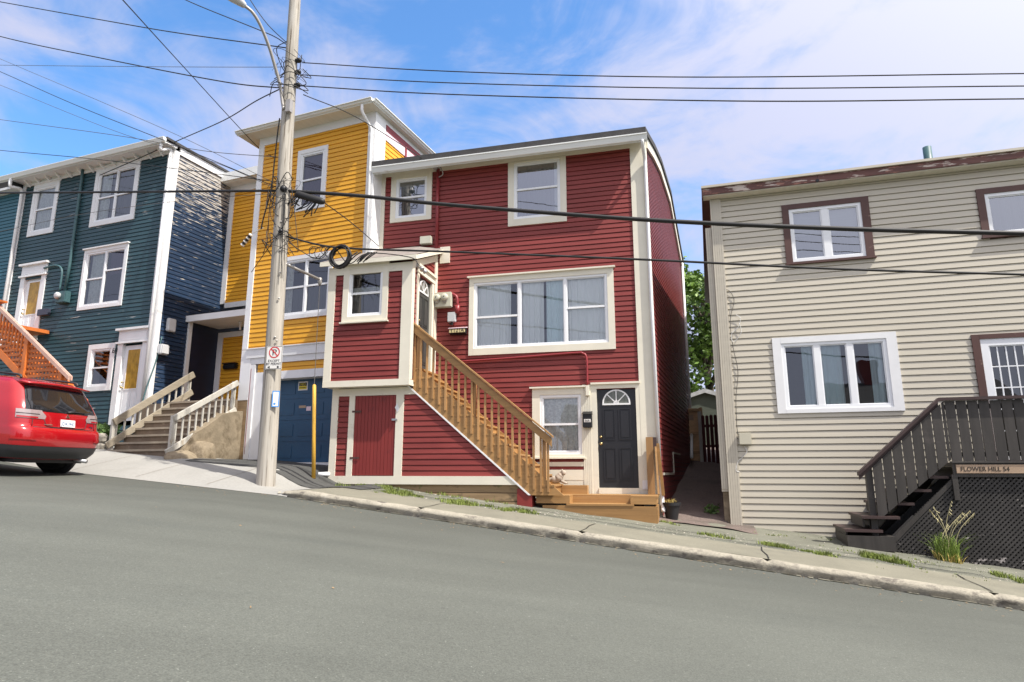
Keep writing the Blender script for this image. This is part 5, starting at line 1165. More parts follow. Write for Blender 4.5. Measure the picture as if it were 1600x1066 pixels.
# street lamp
lz = on(KR, 440, 170).z
lq = root('street_lamp', 'grey curved arm street lamp bolted high on the wooden pole', 'street lamp', on(KL, 440, 175, .12))
arm = [on(KL, x, y, w) for x, y, w in ((443, 172, .14), (441, 158, .16), (437, 130, .25), (430, 105, .4), (421, 75, .6), (408, 42, .85), (395, 20, 1.05), (381, 8, 1.2))]
link('arm', MB().tube(smooth_path(arm, 6), .032, 10), M['lampgrey'], lq, True)
dr = (arm[-1]-arm[-2]).normalized()
link('lamp_head', MB().lathe(arm[-1]-dr*.05, [(.03, 0), (.06, .04), (.085, .12), (.13, .28), (.14, .45), (.10, .6), (.03, .66)], 16, dr), M['boxlight'], lq, True)
link('lens', MB().lathe(arm[-1]+dr*.38+Vector((0, 0, -.08)), [(.11, 0), (.10, .04), (.06, .08), (.01, .1)], 14, Vector((0, 0, -1))), M['lampclear'], lq, True)
link('bracket', MB().box(0, 0, 0, 0, 0, 0) if False else MB(KR).box(-.05, .05, .10, .2, lz-.22, lz+.05), M['lampgrey'], lq)
# no parking sign on the pole
PF = Frame(PB.x, PB.y, 8)
def pw(z): return pr(z)+.012
sc = PF.pick(428.5, 559, .17); sh = abs(PF.pick(430, 541, .17)[1]-PF.pick(430, 577, .17)[1]); sw2 = abs(PF.pick(441.5, 560, .17)[0]-PF.pick(416, 560, .17)[0])
sgn = root('parking_sign', 'white no parking except by permit sign with red ring on the wooden pole', 'sign', PF, (sc[0], .17, sc[1]-sh/2))
W0 = pw(sc[1])+.0
u0, u1, z0, z1 = sc[0]-sw2/2, sc[0]+sw2/2, sc[1]-sh/2, sc[1]+sh/2
bd = link('plate', MB(PF).box(u0, u1, W0, W0+.006, z0, z1), M['swhite'], sgn, bevel=.002)
m = MB(PF)
for (a, b, c, d) in ((u0+.008, u1-.008, z0+.008, z0+.014), (u0+.008, u1-.008, z1-.014, z1-.008), (u0+.008, u0+.014, z0+.014, z1-.014), (u1-.014, u1-.008, z0+.014, z1-.014)): m.box(a, b, W0+.006, W0+.0075, c, d)
link('border', m, M['letter'], bd)
rc_ = (sc[0], z1-sh*.27); rr = sw2*.335
m = MB(PF); o = arc_pts(rc_[0], rc_[1], rr, 28, 0, 2*math.pi); i_ = arc_pts(rc_[0], rc_[1], rr*.82, 28, 0, 2*math.pi)
for k in range(28): m.add([(o[k][0], W0+.009, o[k][1]), (o[k+1][0], W0+.009, o[k+1][1]), (i_[k+1][0], W0+.009, i_[k+1][1]), (i_[k][0], W0+.009, i_[k][1])], [(0, 1, 2, 3)])
m.bar((rc_[0]-rr*.65, W0+.009, rc_[1]+rr*.65), (rc_[0]+rr*.65, W0+.009, rc_[1]-rr*.65), rr*.09, .001, PF.n)
link('red_ring', m, M['sred'], bd)
link('letter_p', text_mb(PF, 'P', rc_[0], W0+.0075, rc_[1]-rr*.52, rr*1.5, .001, xs=1.15), M['letter'], bd)
link('words', text_mb(PF, 'EXCEPT', sc[0], W0+.0075, z0+sh*.31, sh*.15, .001), M['letter'], bd)
link('words', text_mb(PF, 'BY PERMIT', sc[0], W0+.0075, z0+sh*.175, sh*.15, .001, xs=.95), M['letter'], bd)
m = MB(PF); ay = z0+sh*.09
for sg_ in (-1, 1): m.add([(sc[0]+sg_*sw2*.38, W0+.008, ay), (sc[0]+sg_*sw2*.22, W0+.008, ay+sh*.06), (sc[0]+sg_*sw2*.22, W0+.008, ay-sh*.06)], [(0, 1, 2)])
link('arrows', m, M['letter'], bd)
PF2 = Frame(PB.x, PB.y, -12)
a = PF2.pick(424, 636, .175); b = PF2.pick(437.5, 611, .175)
nt_ = root('paper_notice', 'small white notice with a blue border pinned on the pole below the parking sign', 'notice', PF2, (a[0], .17, a[1]))
bd = link('sheet', MB(PF2).box(a[0], b[0], .172, .176, a[1], b[1]), M['swhite'], nt_)
m = MB(PF2); e = .018
for (p, q, r_, s_) in ((a[0], b[0], a[1], a[1]+e), (a[0], b[0], b[1]-e, b[1]), (a[0], a[0]+e, a[1]+e, b[1]-e), (b[0]-e, b[0], a[1]+e, b[1]-e)): m.box(p, q, .176, .1775, r_, s_)
link('blue_border', m, M['sblue'], bd); link('print', MB(PF2).box(a[0]+.035, b[0]-.05, .176, .177, (a[1]+b[1])/2, b[1]-.09), M['spink'], bd); link('blue_dot', MB(PF2).lathe((a[0]+.05, .176, a[1]+.06), [(.022, 0), (.022, .002)], 12, PF2.n), M['sblue'], bd)
# guy strut and yellow guard
gq = pickg(490, 748)
GF = Frame(gq.x, gq.y, 16.5)
gy = root('guy_guard', 'yellow plastic guy wire guard standing in the driveway beside the garage door', 'guard', gq)
gt = GF.P3(491, 603); link('guard_tube', MB().tube([gq, gq.lerp(gt, .5), gt, gt+Vector((0, 0, .03))], [.042, .038, .04, .02], 10), M['yguard'], gy, True)
s0_ = on(KR, 441, 409, .1); s1_ = GF.P3(500, 437)
gs_ = root('guy_strut', 'grey steel strut and guy wire running from the pole down to the yellow guard', 'guy wire', s1_)
link('strut', MB().tube([pole_at(s0_.z)+KR.d*.12, s1_], .028, 10), M['lampgrey'], gs_, True); link('strut_end', MB().lathe(s1_+Vector((0, 0, -.12)), [(.03, 0), (.045, .06), (.045, .14), (.03, .16)], 10), M['lampgrey'], gs_, True)
link('guy', MB().tube([s1_, gt], .007, 5), M['cablegrey'], gs_)
# cables
def cable(label, pts, r, mat='cable', k=10, group=None, cat='cable'):
    return tag(link('overhead_cable', MB().tube(smooth_path(pts, k), r, 6), M[mat], None, True), label, cat, group)
def kr(*p): return [on(KR, x, y, .0) for x, y in p]
def kl(*p, w=0): return [on(KL, x, y, w) for x, y in p]
def beyond(pts, f=.9):
    return pts+[pts[-1]+(pts[-1]-pts[-2])*f]
cable('uppermost of the three thin bare wires running right from the pole top', beyond(kr((472, 98), (700, 111.5), (1060, 120.5), (1600, 115))), .010)
cable('middle of the three thin bare wires running right from the pole top', beyond(kr((470, 117), (700, 129.5), (1100, 138), (1600, 134.5))), .010)
cable('lowest of the three thin bare wires running right from the pole top', beyond(kr((466, 134), (700, 147.5), (1150, 158), (1600, 154.5))), .011)
cable('thickest black cable bundle crossing the whole street in front of the houses', beyond(kr((440, 298), (560, 306), (700, 320), (1000, 343), (1300, 357), (1600, 365))), .036)
m_ = kl((0, 301.5), (200, 300), (440, 298)); m_.insert(0, m_[0]+(m_[0]-m_[1])*.6); cable('thick black cable running left from the pole across the blue house', m_, .026)
cable('lower black cable passing the wire coil and the red house picture window', beyond(kr((443, 368), (500, 383), (560, 389), (700, 393.5), (1000, 405.5), (1300, 420), (1600, 429))), .019)
cable('tangled thin cable sagging under the lower black cable beside the coil', kr((443, 372), (470, 392), (497, 404), (520, 386), (545, 412), (575, 396), (640, 402), (655, 415)), .009)
for lb_, p_ in (('service wire looping from the pole top to the weatherhead of the red house', [on(KR, 474, 148), KR.P3(560, 185, -1.3), R.pt(R.pick(683, 264)[0], .12, R.pick(683, 264)[1])]),
               ('thin drop wire from the black splice case to the yellow house corner', [on(KR, 500, 312, .05), KR.P3(545, 345, -1), Yf.P3(577, 372, .1), Yf.P3(592, 385, .12)])): cable(lb_, p_, .010, k=12)
Lw = [
 ('upper black wire from the pole top leaving the photo at its top left corner', kl((-140, -22), (0, 3), (168, 33), (280, 52), (448, 75)), .012, 'cable'),
 ('second black wire from the pole running left above the blue house roof', kl((-140, 15), (0, 57), (168, 93), (350, 128), (442, 138)), .013, 'cable'),
 ('black wire from the pole top rising left across the lamp arm', kl((240, -30), (290, 0), (400, 45), (430, 58), (448, 70)), .011, 'cable'),
 ('short steep black wire rising left from the pole top beside the lamp arm', kl((365, -45), (391, 0), (418, 38), (450, 69)), .010, 'cable'),
 ('thin straight wire ending in a dark strain clamp left of the pole', kl((-140, 100), (0, 102), (250, 104.5), (420, 105), (450, 104)), .006, 'cablegrey'),
 ('faint thin wire sloping down to the tangle from the upper left edge', kl((-120, 40), (0, 92), (259, 203), (440, 292)), .006, 'cablegrey'),
 ('black wire sloping down to the tangle behind the blue house cornice', kl((-120, 60), (0, 112), (120, 165), (270, 225), (440, 296)), .009, 'cable'),
 ('third sloping thin wire just below the black sloping wire at the left', kl((-120, 88), (0, 133), (180, 205), (330, 252), (440, 299)), .006, 'cablegrey'),
 ('thin wire crossing the blue house cornice almost level near its middle', kl((-140, 168), (0, 187), (190, 213), (320, 236), (440, 246)), .007, 'cablegrey'),
 ('thin wire meeting the blue house cornice near the upper big window', kl((-140, 220), (0, 235), (140, 248), (260, 262), (440, 285)), .008, 'cable'),
 ('lowest faint wire crossing the blue house upper windows', kl((-140, 395), (0, 362), (139, 333), (300, 312), (440, 302)), .005, 'cablegrey'),
]
for lb_, p_, r_, mt in Lw: cable(lb_, p_, r_, mt)
r_ = ray(160, -35); cable('long diagonal wire crossing the sky from the top to the yellow house corner', [r_*9+Vector((0, 0, EYE)), KL.P3(290, 108, .3), Yf.P3(398, 225, .1), Yf.P3(427, 246, .12)], .010)
cable('twisted service wire from the pole down to the blue house wall bracket', [on(KL, 442, 137, .05), KL.P3(400, 158, -.6), KL.P3(350, 188, -1.5), KL.P3(280, 219, -2.5), B.P3(207, 252, .3), B.P3(156, 274, .12)], .013)
cl = root('wire_coil', 'black coil of spare cable hanging from the lower overhead cable by the yellow house', 'cable coil', on(KR, 532, 420, .03))
m = MB(); cc = KR.pick(532, 401, .03); rx = abs(KR.pick(549, 401, .03)[0]-KR.pick(532, 401, .03)[0]); rz_ = abs(KR.pick(532, 420, .03)[1]-cc[1])
pts = []
for i in range(12*20+1):
    a = 2*math.pi*i/20+1.57; kf = .82+.13*math.sin(i*.047*5)+.06*random.random(); pts.append(KR.pt(cc[0]+rx*kf*math.cos(a), .03+.03*math.sin(i*.17), cc[1]+rz_*kf*math.sin(a)))
m.tube(pts, .011, 6); link('loops', m, M['cable'], cl, True)
m = MB()
for i in range(9):
    a = KR.pick(575+rnd.uniform(-18, 18), 394, 0); m.tube(smooth_path([KR.pt(a[0], 0, a[1]), KR.pt(a[0]-.1, .05, a[1]-.09), KR.pt(a[0]-.22, .03, a[1]-.14-rnd.random()*.08)], 5), .012, 5)
link('tie_ends', m, M['cable'], cl, True); m = MB()
for i in range(6):
    a = KR.pick(500+rnd.uniform(-20, 22), 386, 0); r0 = rnd.uniform(.07, .13); m.tube([KR.pt(a[0]+r0*math.cos(t*.5), .03, a[1]-r0+r0*math.sin(t*.5)) for t in range(13)], .007, 5)
link('small_loops', m, M['cable'], cl, True)
sp = root('splice_case', 'black cable splice case under the thick cable bundle right of the pole', 'splice case', on(KR, 487, 318))
a = on(KR, 462, 303, .02); b = on(KR, 507, 316, .02); dv = (b-a)
link('case', MB().lathe(a, [(.02, 0), (.055, .03), (.07, .08), (.07, dv.length-.08), (.05, dv.length-.02), (.02, dv.length)], 12, dv), M['cable'], sp, True)
m = MB()
for i in range(16):
    p = a.lerp(b, rnd.random()); m.tube(smooth_path([p, p+KR.d*rnd.uniform(-.15, .05)+Vector((0, 0, -.13)), p+KR.d*rnd.uniform(-.35, -.05)+Vector((0, 0, -rnd.uniform(.16, .34)))], 5), .011, 5)
link('tails', m, M['cable'], sp, True)
ins = root('strain_insulator', 'black and white striped strain insulator hanging against the yellow clapboards', 'insulator', Yf.P3(384, 380, .3))
a = Yf.P3(378, 384, .3); b = Yf.P3(393, 366, .3); dv = b-a
for i in range(7):
    link('insulator_shed', MB().lathe(a+dv*i/7, [(.025, 0), (.055, .012), (.055, dv.length/7*.6), (.025, dv.length/7*.98)], 12, dv), M['letter' if i % 2 else 'swhite'], ins, True)
link('link_rod', MB().tube([b, Yf.P3(407, 358, .35), on(KL, 411, 356, .1)], .010, 6), M['wht'], ins)
q = pickg(505, 745); tag(link('drain_pipe', MB().tube([q+Vector((-.10, -.03, .045)), q+Vector((.12, .05, .055))], .045, 12), M['white'], None, True), 'short white drain pipe lying on the dark driveway by the red house corner', 'pipe')
# ================================================================ CAR
ca_ = RAD(10); fw = Vector((-math.cos(ca_), math.sin(ca_), .075)).normalized(); lf = Vector((-math.sin(ca_), -math.cos(ca_), 0)); upv = fw.cross(lf).normalized()
if upv.z < 0: upv = -upv
cc0 = Vector((-8.10, 11.75, 0)); _s, _n = sn(cc0.x, cc0.y); cc0.z = zr(_s)+.03
car = root('parked_suv', 'shiny red sport utility vehicle parked uphill seen from behind', 'car', cc0)
def cp(x, y, z): return cc0+fw*x+lf*y+upv*z
prof_c = [(.27, .14, 4.45, .80), (.38, .05, 4.52, .87), (.50, .015, 4.56, .893), (.62, -.01, 4.58, .90), (.74, 0, 4.56, .90), (.80, .03, 4.52, .90), (.83, .075, 4.5, .899), (.95, .095, 4.42, .895), (1.0, .105, 4.1, .89), (1.06, .12, 3.62, .885), (1.14, .15, 3.45, .872), (1.24, .205, 3.25, .845), (1.36, .285, 3.0, .805), (1.48, .365, 2.78, .765), (1.56, .42, 2.62, .735), (1.615, .47, 2.5, .70), (1.66, .58, 2.35, .64), (1.685, .78, 2.1, .54)]
def ci(z):
    P_ = prof_c
    if z <= P_[0][0]: return P_[0][1:]
    for a, b in zip(P_, P_[1:]):
        if z <= b[0]:
            t = (z-a[0])/(b[0]-a[0]); return tuple(a[i]+(b[i]-a[i])*t for i in (1, 2, 3))
    return P_[-1][1:]
def O(z, t, off=0):
    xr, xf, hw = ci(z); r = .26; sg_ = 1 if t >= 0 else -1; a = abs(t); yc = hw-r; bul = .11
    if a <= 1: y = a*yc; x = xr+bul*(y/hw)**2; nx, ny = -1, .18*a
    elif a <= 1.5:
        th = (a-1)/.5*math.pi/2; xb = xr+bul*(yc/hw)**2; y = yc+r*math.sin(th); x = xb+r*(1-math.cos(th)); nx, ny = -math.cos(th), math.sin(th)
    else:
        xb = xr+bul*(yc/hw)**2+r; y = hw-.0; x = xb+(a-1.5)*(max(xf-xb, .1))/1.0; nx, ny = 0, 1
        fx = (x-3.2)/1.3
        if fx > 0: y -= .14*fx*fx
    return cp(x+nx*off, (y+ny*off)*sg_, z)
ts = [2.5, 2.3, 2.1, 1.9, 1.75, 1.6, 1.5]+[1.5-.5*i/6 for i in range(1, 7)]+[.75, .5, .25, 0]; ts = ts+[-t for t in ts[::-1][1:]]
zsl = []
for a, b in zip(prof_c, prof_c[1:]): zsl += [a[0], (a[0]+b[0])/2]
zsl.append(prof_c[-1][0])
def patch(t0, t1, zz_, n, off):
    mb = MB()
    for j, z in enumerate(zz_):
        lo, hi = (t0(z) if callable(t0) else t0), (t1(z) if callable(t1) else t1)
        for i in range(n+1): mb.v.append(O(z, lo+(hi-lo)*i/n, off))
        if j:
            for i in range(n): a = (j-1)*(n+1)+i; mb.f.append((a, a+1, a+n+2, a+n+1))
    return mb
m = MB(); nts = len(ts)
for j, z in enumerate(zsl):
    for t in ts: m.v.append(O(z, t))
    if j:
        for i in range(nts): a = (j-1)*nts+i; b = (j-1)*nts+(i+1) % nts; m.f.append((a, b, b+nts, a+nts))
m.f.append(tuple((len(zsl)-1)*nts+i for i in range(nts))); m.f.append(tuple(range(nts))[::-1])
body = link('body', m, M['carred'], car, True)
def lin(a, b, n): return [a+(b-a)*i/n for i in range(n+1)]
link('rear_bumper_lower', patch(-2.1, 2.1, lin(.28, .50, 4), 46, .012), M['cardark'], car, True)
link('rear_window', patch(lambda z: -1.12+.04*(1.6-z), lambda z: 1.2-.04*(1.6-z), lin(1.10, 1.535, 8), 30, .006), M['carglass'], car, True)
for sg_ in (1, -1): link('tail_lamp', patch(lambda z: sg_*(.80-1.6*max(0, (1.10-z))+2.2*max(0, 1.02-z)), sg_*1.34, lin(.965, 1.115, 6), 16, .010), M['lampclear'], car, True)
for sg_ in (1, -1):
    link('side_window', patch(sg_*1.62, sg_*1.78, lin(1.12, 1.5, 5), 6, .006), M['carglass'], car, True); link('side_window', patch(sg_*1.81, sg_*2.3, lin(1.12, 1.52, 5), 10, .006), M['carglass'], car, True)
    link('roof_rail', MB().tube(smooth_path([cp(.62, .60*sg_, 1.66), cp(.75, .60*sg_, 1.72), cp(1.6, .60*sg_, 1.745), cp(2.4, .58*sg_, 1.73), cp(2.6, .57*sg_, 1.66)], 5), .022, 6), M['cardark'], car, True)
m = MB()
sp_ = [(-.62, .40, 1.575), (.62, .40, 1.575)]
vs = []
for y in lin(-.68, .68, 12):
    c = .08*(y/.7)**2; vs += [cp(.33+c, y, 1.585-.05*abs(y)**2), cp(.33+c, y, 1.61-.05*abs(y)**2), cp(.62+c, y, 1.665-.06*abs(y)**2), cp(.62+c, y, 1.56)]
m.v = vs
for i in range(12):
    for k in range(4): a = i*4; m.f.append((a+k, a+(k+1) % 4, a+4+(k+1) % 4, a+4+k))
m.f += [(0, 1, 2, 3), (48, 49, 50, 51)]
for sg_ in (1, -1): link('lamp_divider', MB().tube([O(1.045, sg_*t_, .013) for t_ in lin(.86, 1.33, 8)], .006, 5), M['cardark'], car, True); link('red_lens', patch(sg_*.90, sg_*1.32, lin(.972, 1.0, 2), 8, .014), M['carred'], car, True)
link('roof_spoiler', m, M['carred'], car, True)
# plate, emblem, wiper, shut lines, exhaust, lower underside
def rear(y, z, off=0):
    xr, xf, hw = ci(z); yc = hw-.26; return cp(xr+.11*(y/hw)**2-off, y, z)
pm = MB(); pm.add([rear(-.155, .86, .012), rear(.155, .86, .012), rear(.155, .985, .012), rear(-.155, .985, .012), rear(-.155, .86, .02), rear(.155, .86, .02), rear(.155, .985, .02), rear(-.155, .985, .02)], [(0, 1, 2, 3), (4, 5, 6, 7), (0, 1, 5, 4), (1, 2, 6, 5), (2, 3, 7, 6), (3, 0, 4, 7)], raw=True); pl_ = link('number_plate', pm, M['plate'], car)
CFr = Frame(0, 0, 0)
t = text_mb(CFr, 'JDK 942', 0, 0, 0, .085, .001); m = MB()
for v in t.v: m.v.append(rear(-v.x, .885+v.z, .0225))
m.f = t.f; link('plate_number', m, M['plateblue'], pl_)
m = MB()
for (dy, dz_) in ((0, .028), (-.025, -.014), (.025, -.014)):
    a = math.atan2(dz_, dy) if dy or dz_ else 0; L_ = .045
    dyy, dzz = math.cos(a), math.sin(a); py_, pz_ = -dzz*.018, dyy*.018
    q = [(0, 0), (dyy*L_*.5+py_, dzz*L_*.5+pz_), (dyy*L_, dzz*L_), (dyy*L_*.5-py_, dzz*L_*.5-pz_)]
    m.add([rear(y, 1.045+z, .006) for y, z in q]+[rear(y, 1.045+z, .016) for y, z in q], [(0, 1, 2, 3), (4, 5, 6, 7), (0, 1, 5, 4), (1, 2, 6, 5), (2, 3, 7, 6), (3, 0, 4, 7)], raw=True)
link('emblem', m, M['chrome'], car)
m = MB(); m.tube([rear(y, .825, .002) for y in lin(-.64, .64, 12)]+[], .007, 5); m.tube([rear(y, z, .003) for y, z in ((-.46, .98), (-.42, .855), (-.3, .84), (0, .838), (.3, .84), (.42, .855), (.46, .98))], .006, 5)
for sg_ in (1, -1): m.tube([O(z, sg_*1.03, .002) for z in lin(.83, 1.1, 6)], .006, 5)
link('shut_line', m, M['cardark'], car, True)
m = MB(); m.tube([rear(0, 1.12, .02), rear(-.12, 1.14, .03), rear(-.42, 1.135, .025)], [.02, .012, .008], 6); link('rear_wiper', m, M['cardark'], car, True)
m = MB()
for y0, z_, w_ in ((.30, .87, .16), (-.62, .885, .10), (-.62, .862, .05)): m.add([rear(y0, z_, .008), rear(y0+w_, z_, .008), rear(y0+w_, z_+.012, .008), rear(y0, z_+.012, .008)], [(0, 1, 2, 3)], raw=True)
link('badge', m, M['chrome'], car)
for sg_ in (1, -1): link('bumper_reflector', patch(sg_*.95, sg_*1.45, lin(.60, .665, 2), 8, .010), M['carred'], car, True)
link('exhaust', MB().tube([cp(.5, -.52, .27), cp(.05, -.55, .25)], .035, 10), M['steel'], car, True)
link('underbody', MB().add([cp(x, y, z) for z in (.2, .3) for x, y in ((.3, -.7), (4.3, -.7), (4.3, .7), (.3, .7))], [(0, 1, 2, 3), (4, 5, 6, 7), (0, 1, 5, 4), (1, 2, 6, 5), (2, 3, 7, 6), (3, 0, 4, 7)], raw=True), M['black'], car)
for x in (1.0, 3.65):
    for sg_ in (1, -1):
        wq = link('wheel', MB().lathe(cp(x, sg_*.64, .345), [(.2, 0), (.33, .0), (.345, .03), (.345, .19), (.33, .22), (.24, .225)], 28, lf*sg_), M['tyre'], car, True)
        link('rim', MB().lathe(cp(x, sg_*.64, .345), [(.235, .2), (.22, .235), (.05, .225), (.04, .24), (.01, .24)], 18, lf*sg_), M['steel'], wq, True)
        link('wheel_arch', MB().lathe(cp(x, sg_*.80, .36), [(.44, .0), (.44, .094), (.405, .1), (.36, .094), (.2, .05)], 28, lf*sg_), M['cardark'], car, True)
# ================================================================ ALLEY: fence, shed, trees
def atY(px, py, Y): r = ray(px, py); q = r*(Y/r.y); return Vector((q.x, q.y, q.z+EYE))
GFn = Frame(atY(1087, 690, 20.6).x, 20.6, 14)
a = GFn.pick(1072, 712); b = GFn.pick(1097, 638)
fg_ = root('wooden_gate', 'tan plywood garden gate at the end of the alley', 'gate', GFn, (a[0], 0, a[1]))
link('gate_panel', MB(GFn).box(a[0], b[0], -.04, 0, a[1]-.2, b[1]), M['fencewood'], fg_); m = MB(GFn)
for z in (b[1]-.05, (a[1]+b[1])/2-.05, a[1]+.1): m.box(a[0], b[0]-.1, 0, .05, z-.05, z+.04)
m.box(b[0]-.1, b[0], 0, .08, a[1]-.2, b[1]+.02); link('gate_rail', m, M['fencewood'], fg_); q = GFn.pick(1080, 652); link('gate_notice', MB(GFn).box(q[0]-.09, q[0]+.07, .0, .01, q[1]-.1, q[1]+.08), M['signwood'], fg_)
RF = Frame(atY(1098, 700, 20.4).x, 20.4, 30)
a = RF.pick(1098, 712); b = RF.pick(1098, 648)
rf = root('red_fence', 'dark red picket fence beside the gate at the end of the alley', 'fence', RF, (a[0], 0, a[1]))
for i in range(13):
    u = a[0]+.07+i*.13; h = b[1]-.0-.02*random.random(); link('picket', MB(RF).prism([(u-.05, a[1]-.4), (u+.05, a[1]-.4), (u+.05, h-.04), (u, h), (u-.05, h-.04)], 0, .02), M['fencered'], rf)
link('fence_rail', MB(RF).box(a[0], a[0]+1.75, -.05, -.002, a[1]+.25, a[1]+.33).box(a[0], a[0]+1.75, -.05, -.002, b[1]-.4, b[1]-.32), M['fencered'], rf); link('fence_post', MB(RF).box(a[0]-.07, a[0]+.03, -.03, .06, a[1]-.4, b[1]+.1), M['whitewood'], rf)
ch = root('wooden_chair_frame', 'small dark wooden sawhorse leaning by the red fence in the alley', 'sawhorse', RF, (a[0]+.9, .5, a[1]))
m = MB(RF)
for u_ in (.75, 1.15): m.bar((a[0]+u_, .45, a[1]-.3), (a[0]+u_+.05, .25, a[1]+.45), .025, .03); m.bar((a[0]+u_+.05, .7, a[1]-.3), (a[0]+u_+.05, .3, a[1]+.45), .025, .03)
m.bar((a[0]+.7, .28, a[1]+.45), (a[0]+1.3, .28, a[1]+.45), .03, .04); link('sawhorse_frame', m, M['oldwood'], ch)
SF = Frame(atY(1100, 640, 25).x, 25, 16)
ap = SF.pick(1101, 610); el = SF.pick(1076, 638); 
shd = root('garden_shed', 'grey green garden shed with worn white barn roof trim behind the gate', 'shed', SF, (ap[0], 0, 2.5))
hwid = 1.55; prf = [(-hwid, 1.5), (-hwid, ap[1]-1.25), (-hwid*.62, ap[1]-.42), (0, ap[1]-.1), (hwid*.62, ap[1]-.42), (hwid, ap[1]-1.25), (hwid, 1.5)]
link('shed_wall', MB(SF).prism([(ap[0]+u, z) for u, z in prf], -2.5, 0), M['shed'], shd); m = MB(SF)
for (u_, z_), (v_, w_) in zip(prf[1:-1], prf[2:-1]): m.prism([(ap[0]+u_*1.04, z_), (ap[0]+v_*1.04, w_), (ap[0]+v_*1.04, w_+.16), (ap[0]+u_*1.04, z_+.16)], -2.6, .1)
link('shed_roof_trim', m, M['shedtrim'], shd)
def tree(label, base, h, cr, n, seed):
    rn = random.Random(seed); t = root('broadleaf_tree', label, 'tree', base, group='trees behind the alley')
    tr = MB(); tr.tube(smooth_path([base+Vector((0, 0, -.5)), base+Vector((.1, 0, h*.25)), base+Vector((-.1, .1, h*.55)), base+Vector((.05, 0, h*.85))], 5), [.28-.014*i for i in range(16)], 9)
    cl_ = []
    for i in range(44):
        a = rn.random()*6.28; zz_ = rn.uniform(.14, 1); rad = cr*math.sqrt(max(.05, 1-((zz_-.55)/.5)**2))*rn.uniform(.35, 1)
        c = base+Vector((math.cos(a)*rad, math.sin(a)*rad, h*zz_)); cl_.append((c, rn.uniform(.55, 1.25)))
        if i % 3 == 0: s = base+Vector((0, 0, h*max(.2, zz_-.3))); tr.tube(smooth_path([s, s.lerp(c, .5)+Vector((0, 0, .3)), c], 4), [.09, .085, .08, .07, .06, .05, .04, .03, .02], 6)
    link('trunk', tr, M['bark'], t, True)
    cm = MB()
    for c, r in cl_:
        for i in range(n):
            d = Vector((rn.gauss(0, 1), rn.gauss(0, 1), rn.gauss(0, .75))); d = d.normalized()*r*(rn.random()**.45)
            p = c+d; v = Vector((rn.gauss(0, 1), rn.gauss(0, 1), rn.gauss(0, .6)-.2)).normalized(); e = v.cross(Vector((rn.gauss(0, 1), rn.gauss(0, 1), rn.gauss(0, 1)))).normalized(); s_ = rn.uniform(.16, .34)
            cm.add([p, p+v*s_*.5+e*s_*.3, p+v*s_, p+v*s_*.5-e*s_*.3], [(0, 1, 2, 3)], raw=True)
    link('crown', cm, M['leaf'], t)
def tb(x, y, z=2.5): return Vector((x, y, z))
tree('tall leafy green tree rising behind the garden shed seen through the alley', tb(9.4, 30.5), 9.4, 3.7, 400, 1)
tree('leafy green tree mostly hidden behind the red house at the end of the alley', tb(5.9, 30), 8.2, 3.0, 170, 2)
tree('leafy green tree mostly hidden behind the beige house at the end of the alley', tb(12.8, 33), 9.0, 3.4, 150, 5)
# ---- a house across the street: it shows in the window panes
for hx_, hy_, wd_, hh_, col_, lab_ in ((7.5, -9.5, 7.5, 6.6, 'slate', 'dark slate clapboard house across the street seen in window reflections'), (-4.5, -7.5, 7.0, 6.0, 'redside', 'dark red gabled house across the street seen in window reflections')):
    OH = Frame(hx_, hy_, 180+16.5); zb_ = zr(8)-1.5
    oh = root('house', lab_, 'house', OH, (0, -3, zb_))
    holes = []; 
    for cx_ in (-2.2, 0, 2.2):
        for cz_ in (1.0, 3.9):
            f, h = window(oh, OH, 0, (cx_-.6, cx_+.6, zb_+cz_+.6, zb_+cz_+2.1), (.1, .1, .1, .1), None, [.5], cas='white', cur=None, glass='glassd'); holes.append(h)
    link('front_wall', siding(OH, 0, [(-wd_/2, zb_), (wd_/2, zb_), (wd_/2, zb_+hh_), (-wd_/2, zb_+hh_)], holes, .2), M[col_], oh)
    m = MB(OH); z1 = zb_+hh_
    for (a, b) in (((-wd_/2, 0), (-wd_/2, -7)), ((-wd_/2, -7), (wd_/2, -7)), ((wd_/2, -7), (wd_/2, 0))): m.quad((a[0], a[1], zb_), (b[0], b[1], zb_), (b[0], b[1], z1), (a[0], a[1], z1))
    m.add([(-wd_/2, 0, z1), (-wd_/2, -7, z1), (-wd_/2, -3.5, z1+1.6), (wd_/2, 0, z1), (wd_/2, -7, z1), (wd_/2, -3.5, z1+1.6)], [(0, 1, 2), (3, 4, 5)]); link('side_wall', m, M[col_], oh)
    m = MB(OH); e = .3
    for s_ in (0, 1):
        a = (.3, -7.3)[s_]; m.hexa([(-wd_/2-e, a, z1-.1), (wd_/2+e, a, z1-.1), (wd_/2+e, -3.5, z1+1.62), (-wd_/2-e, -3.5, z1+1.62)], [(-wd_/2-e, a, z1+.02), (wd_/2+e, a, z1+.02), (wd_/2+e, -3.5, z1+1.75), (-wd_/2-e, -3.5, z1+1.75)])
    rf_ = link('roof', m, M['roof'], oh); link('chimney', MB(OH).box(1.2, 1.9, -3.9, -3.2, z1+1.2, z1+2.8), M['redplain'], rf_)
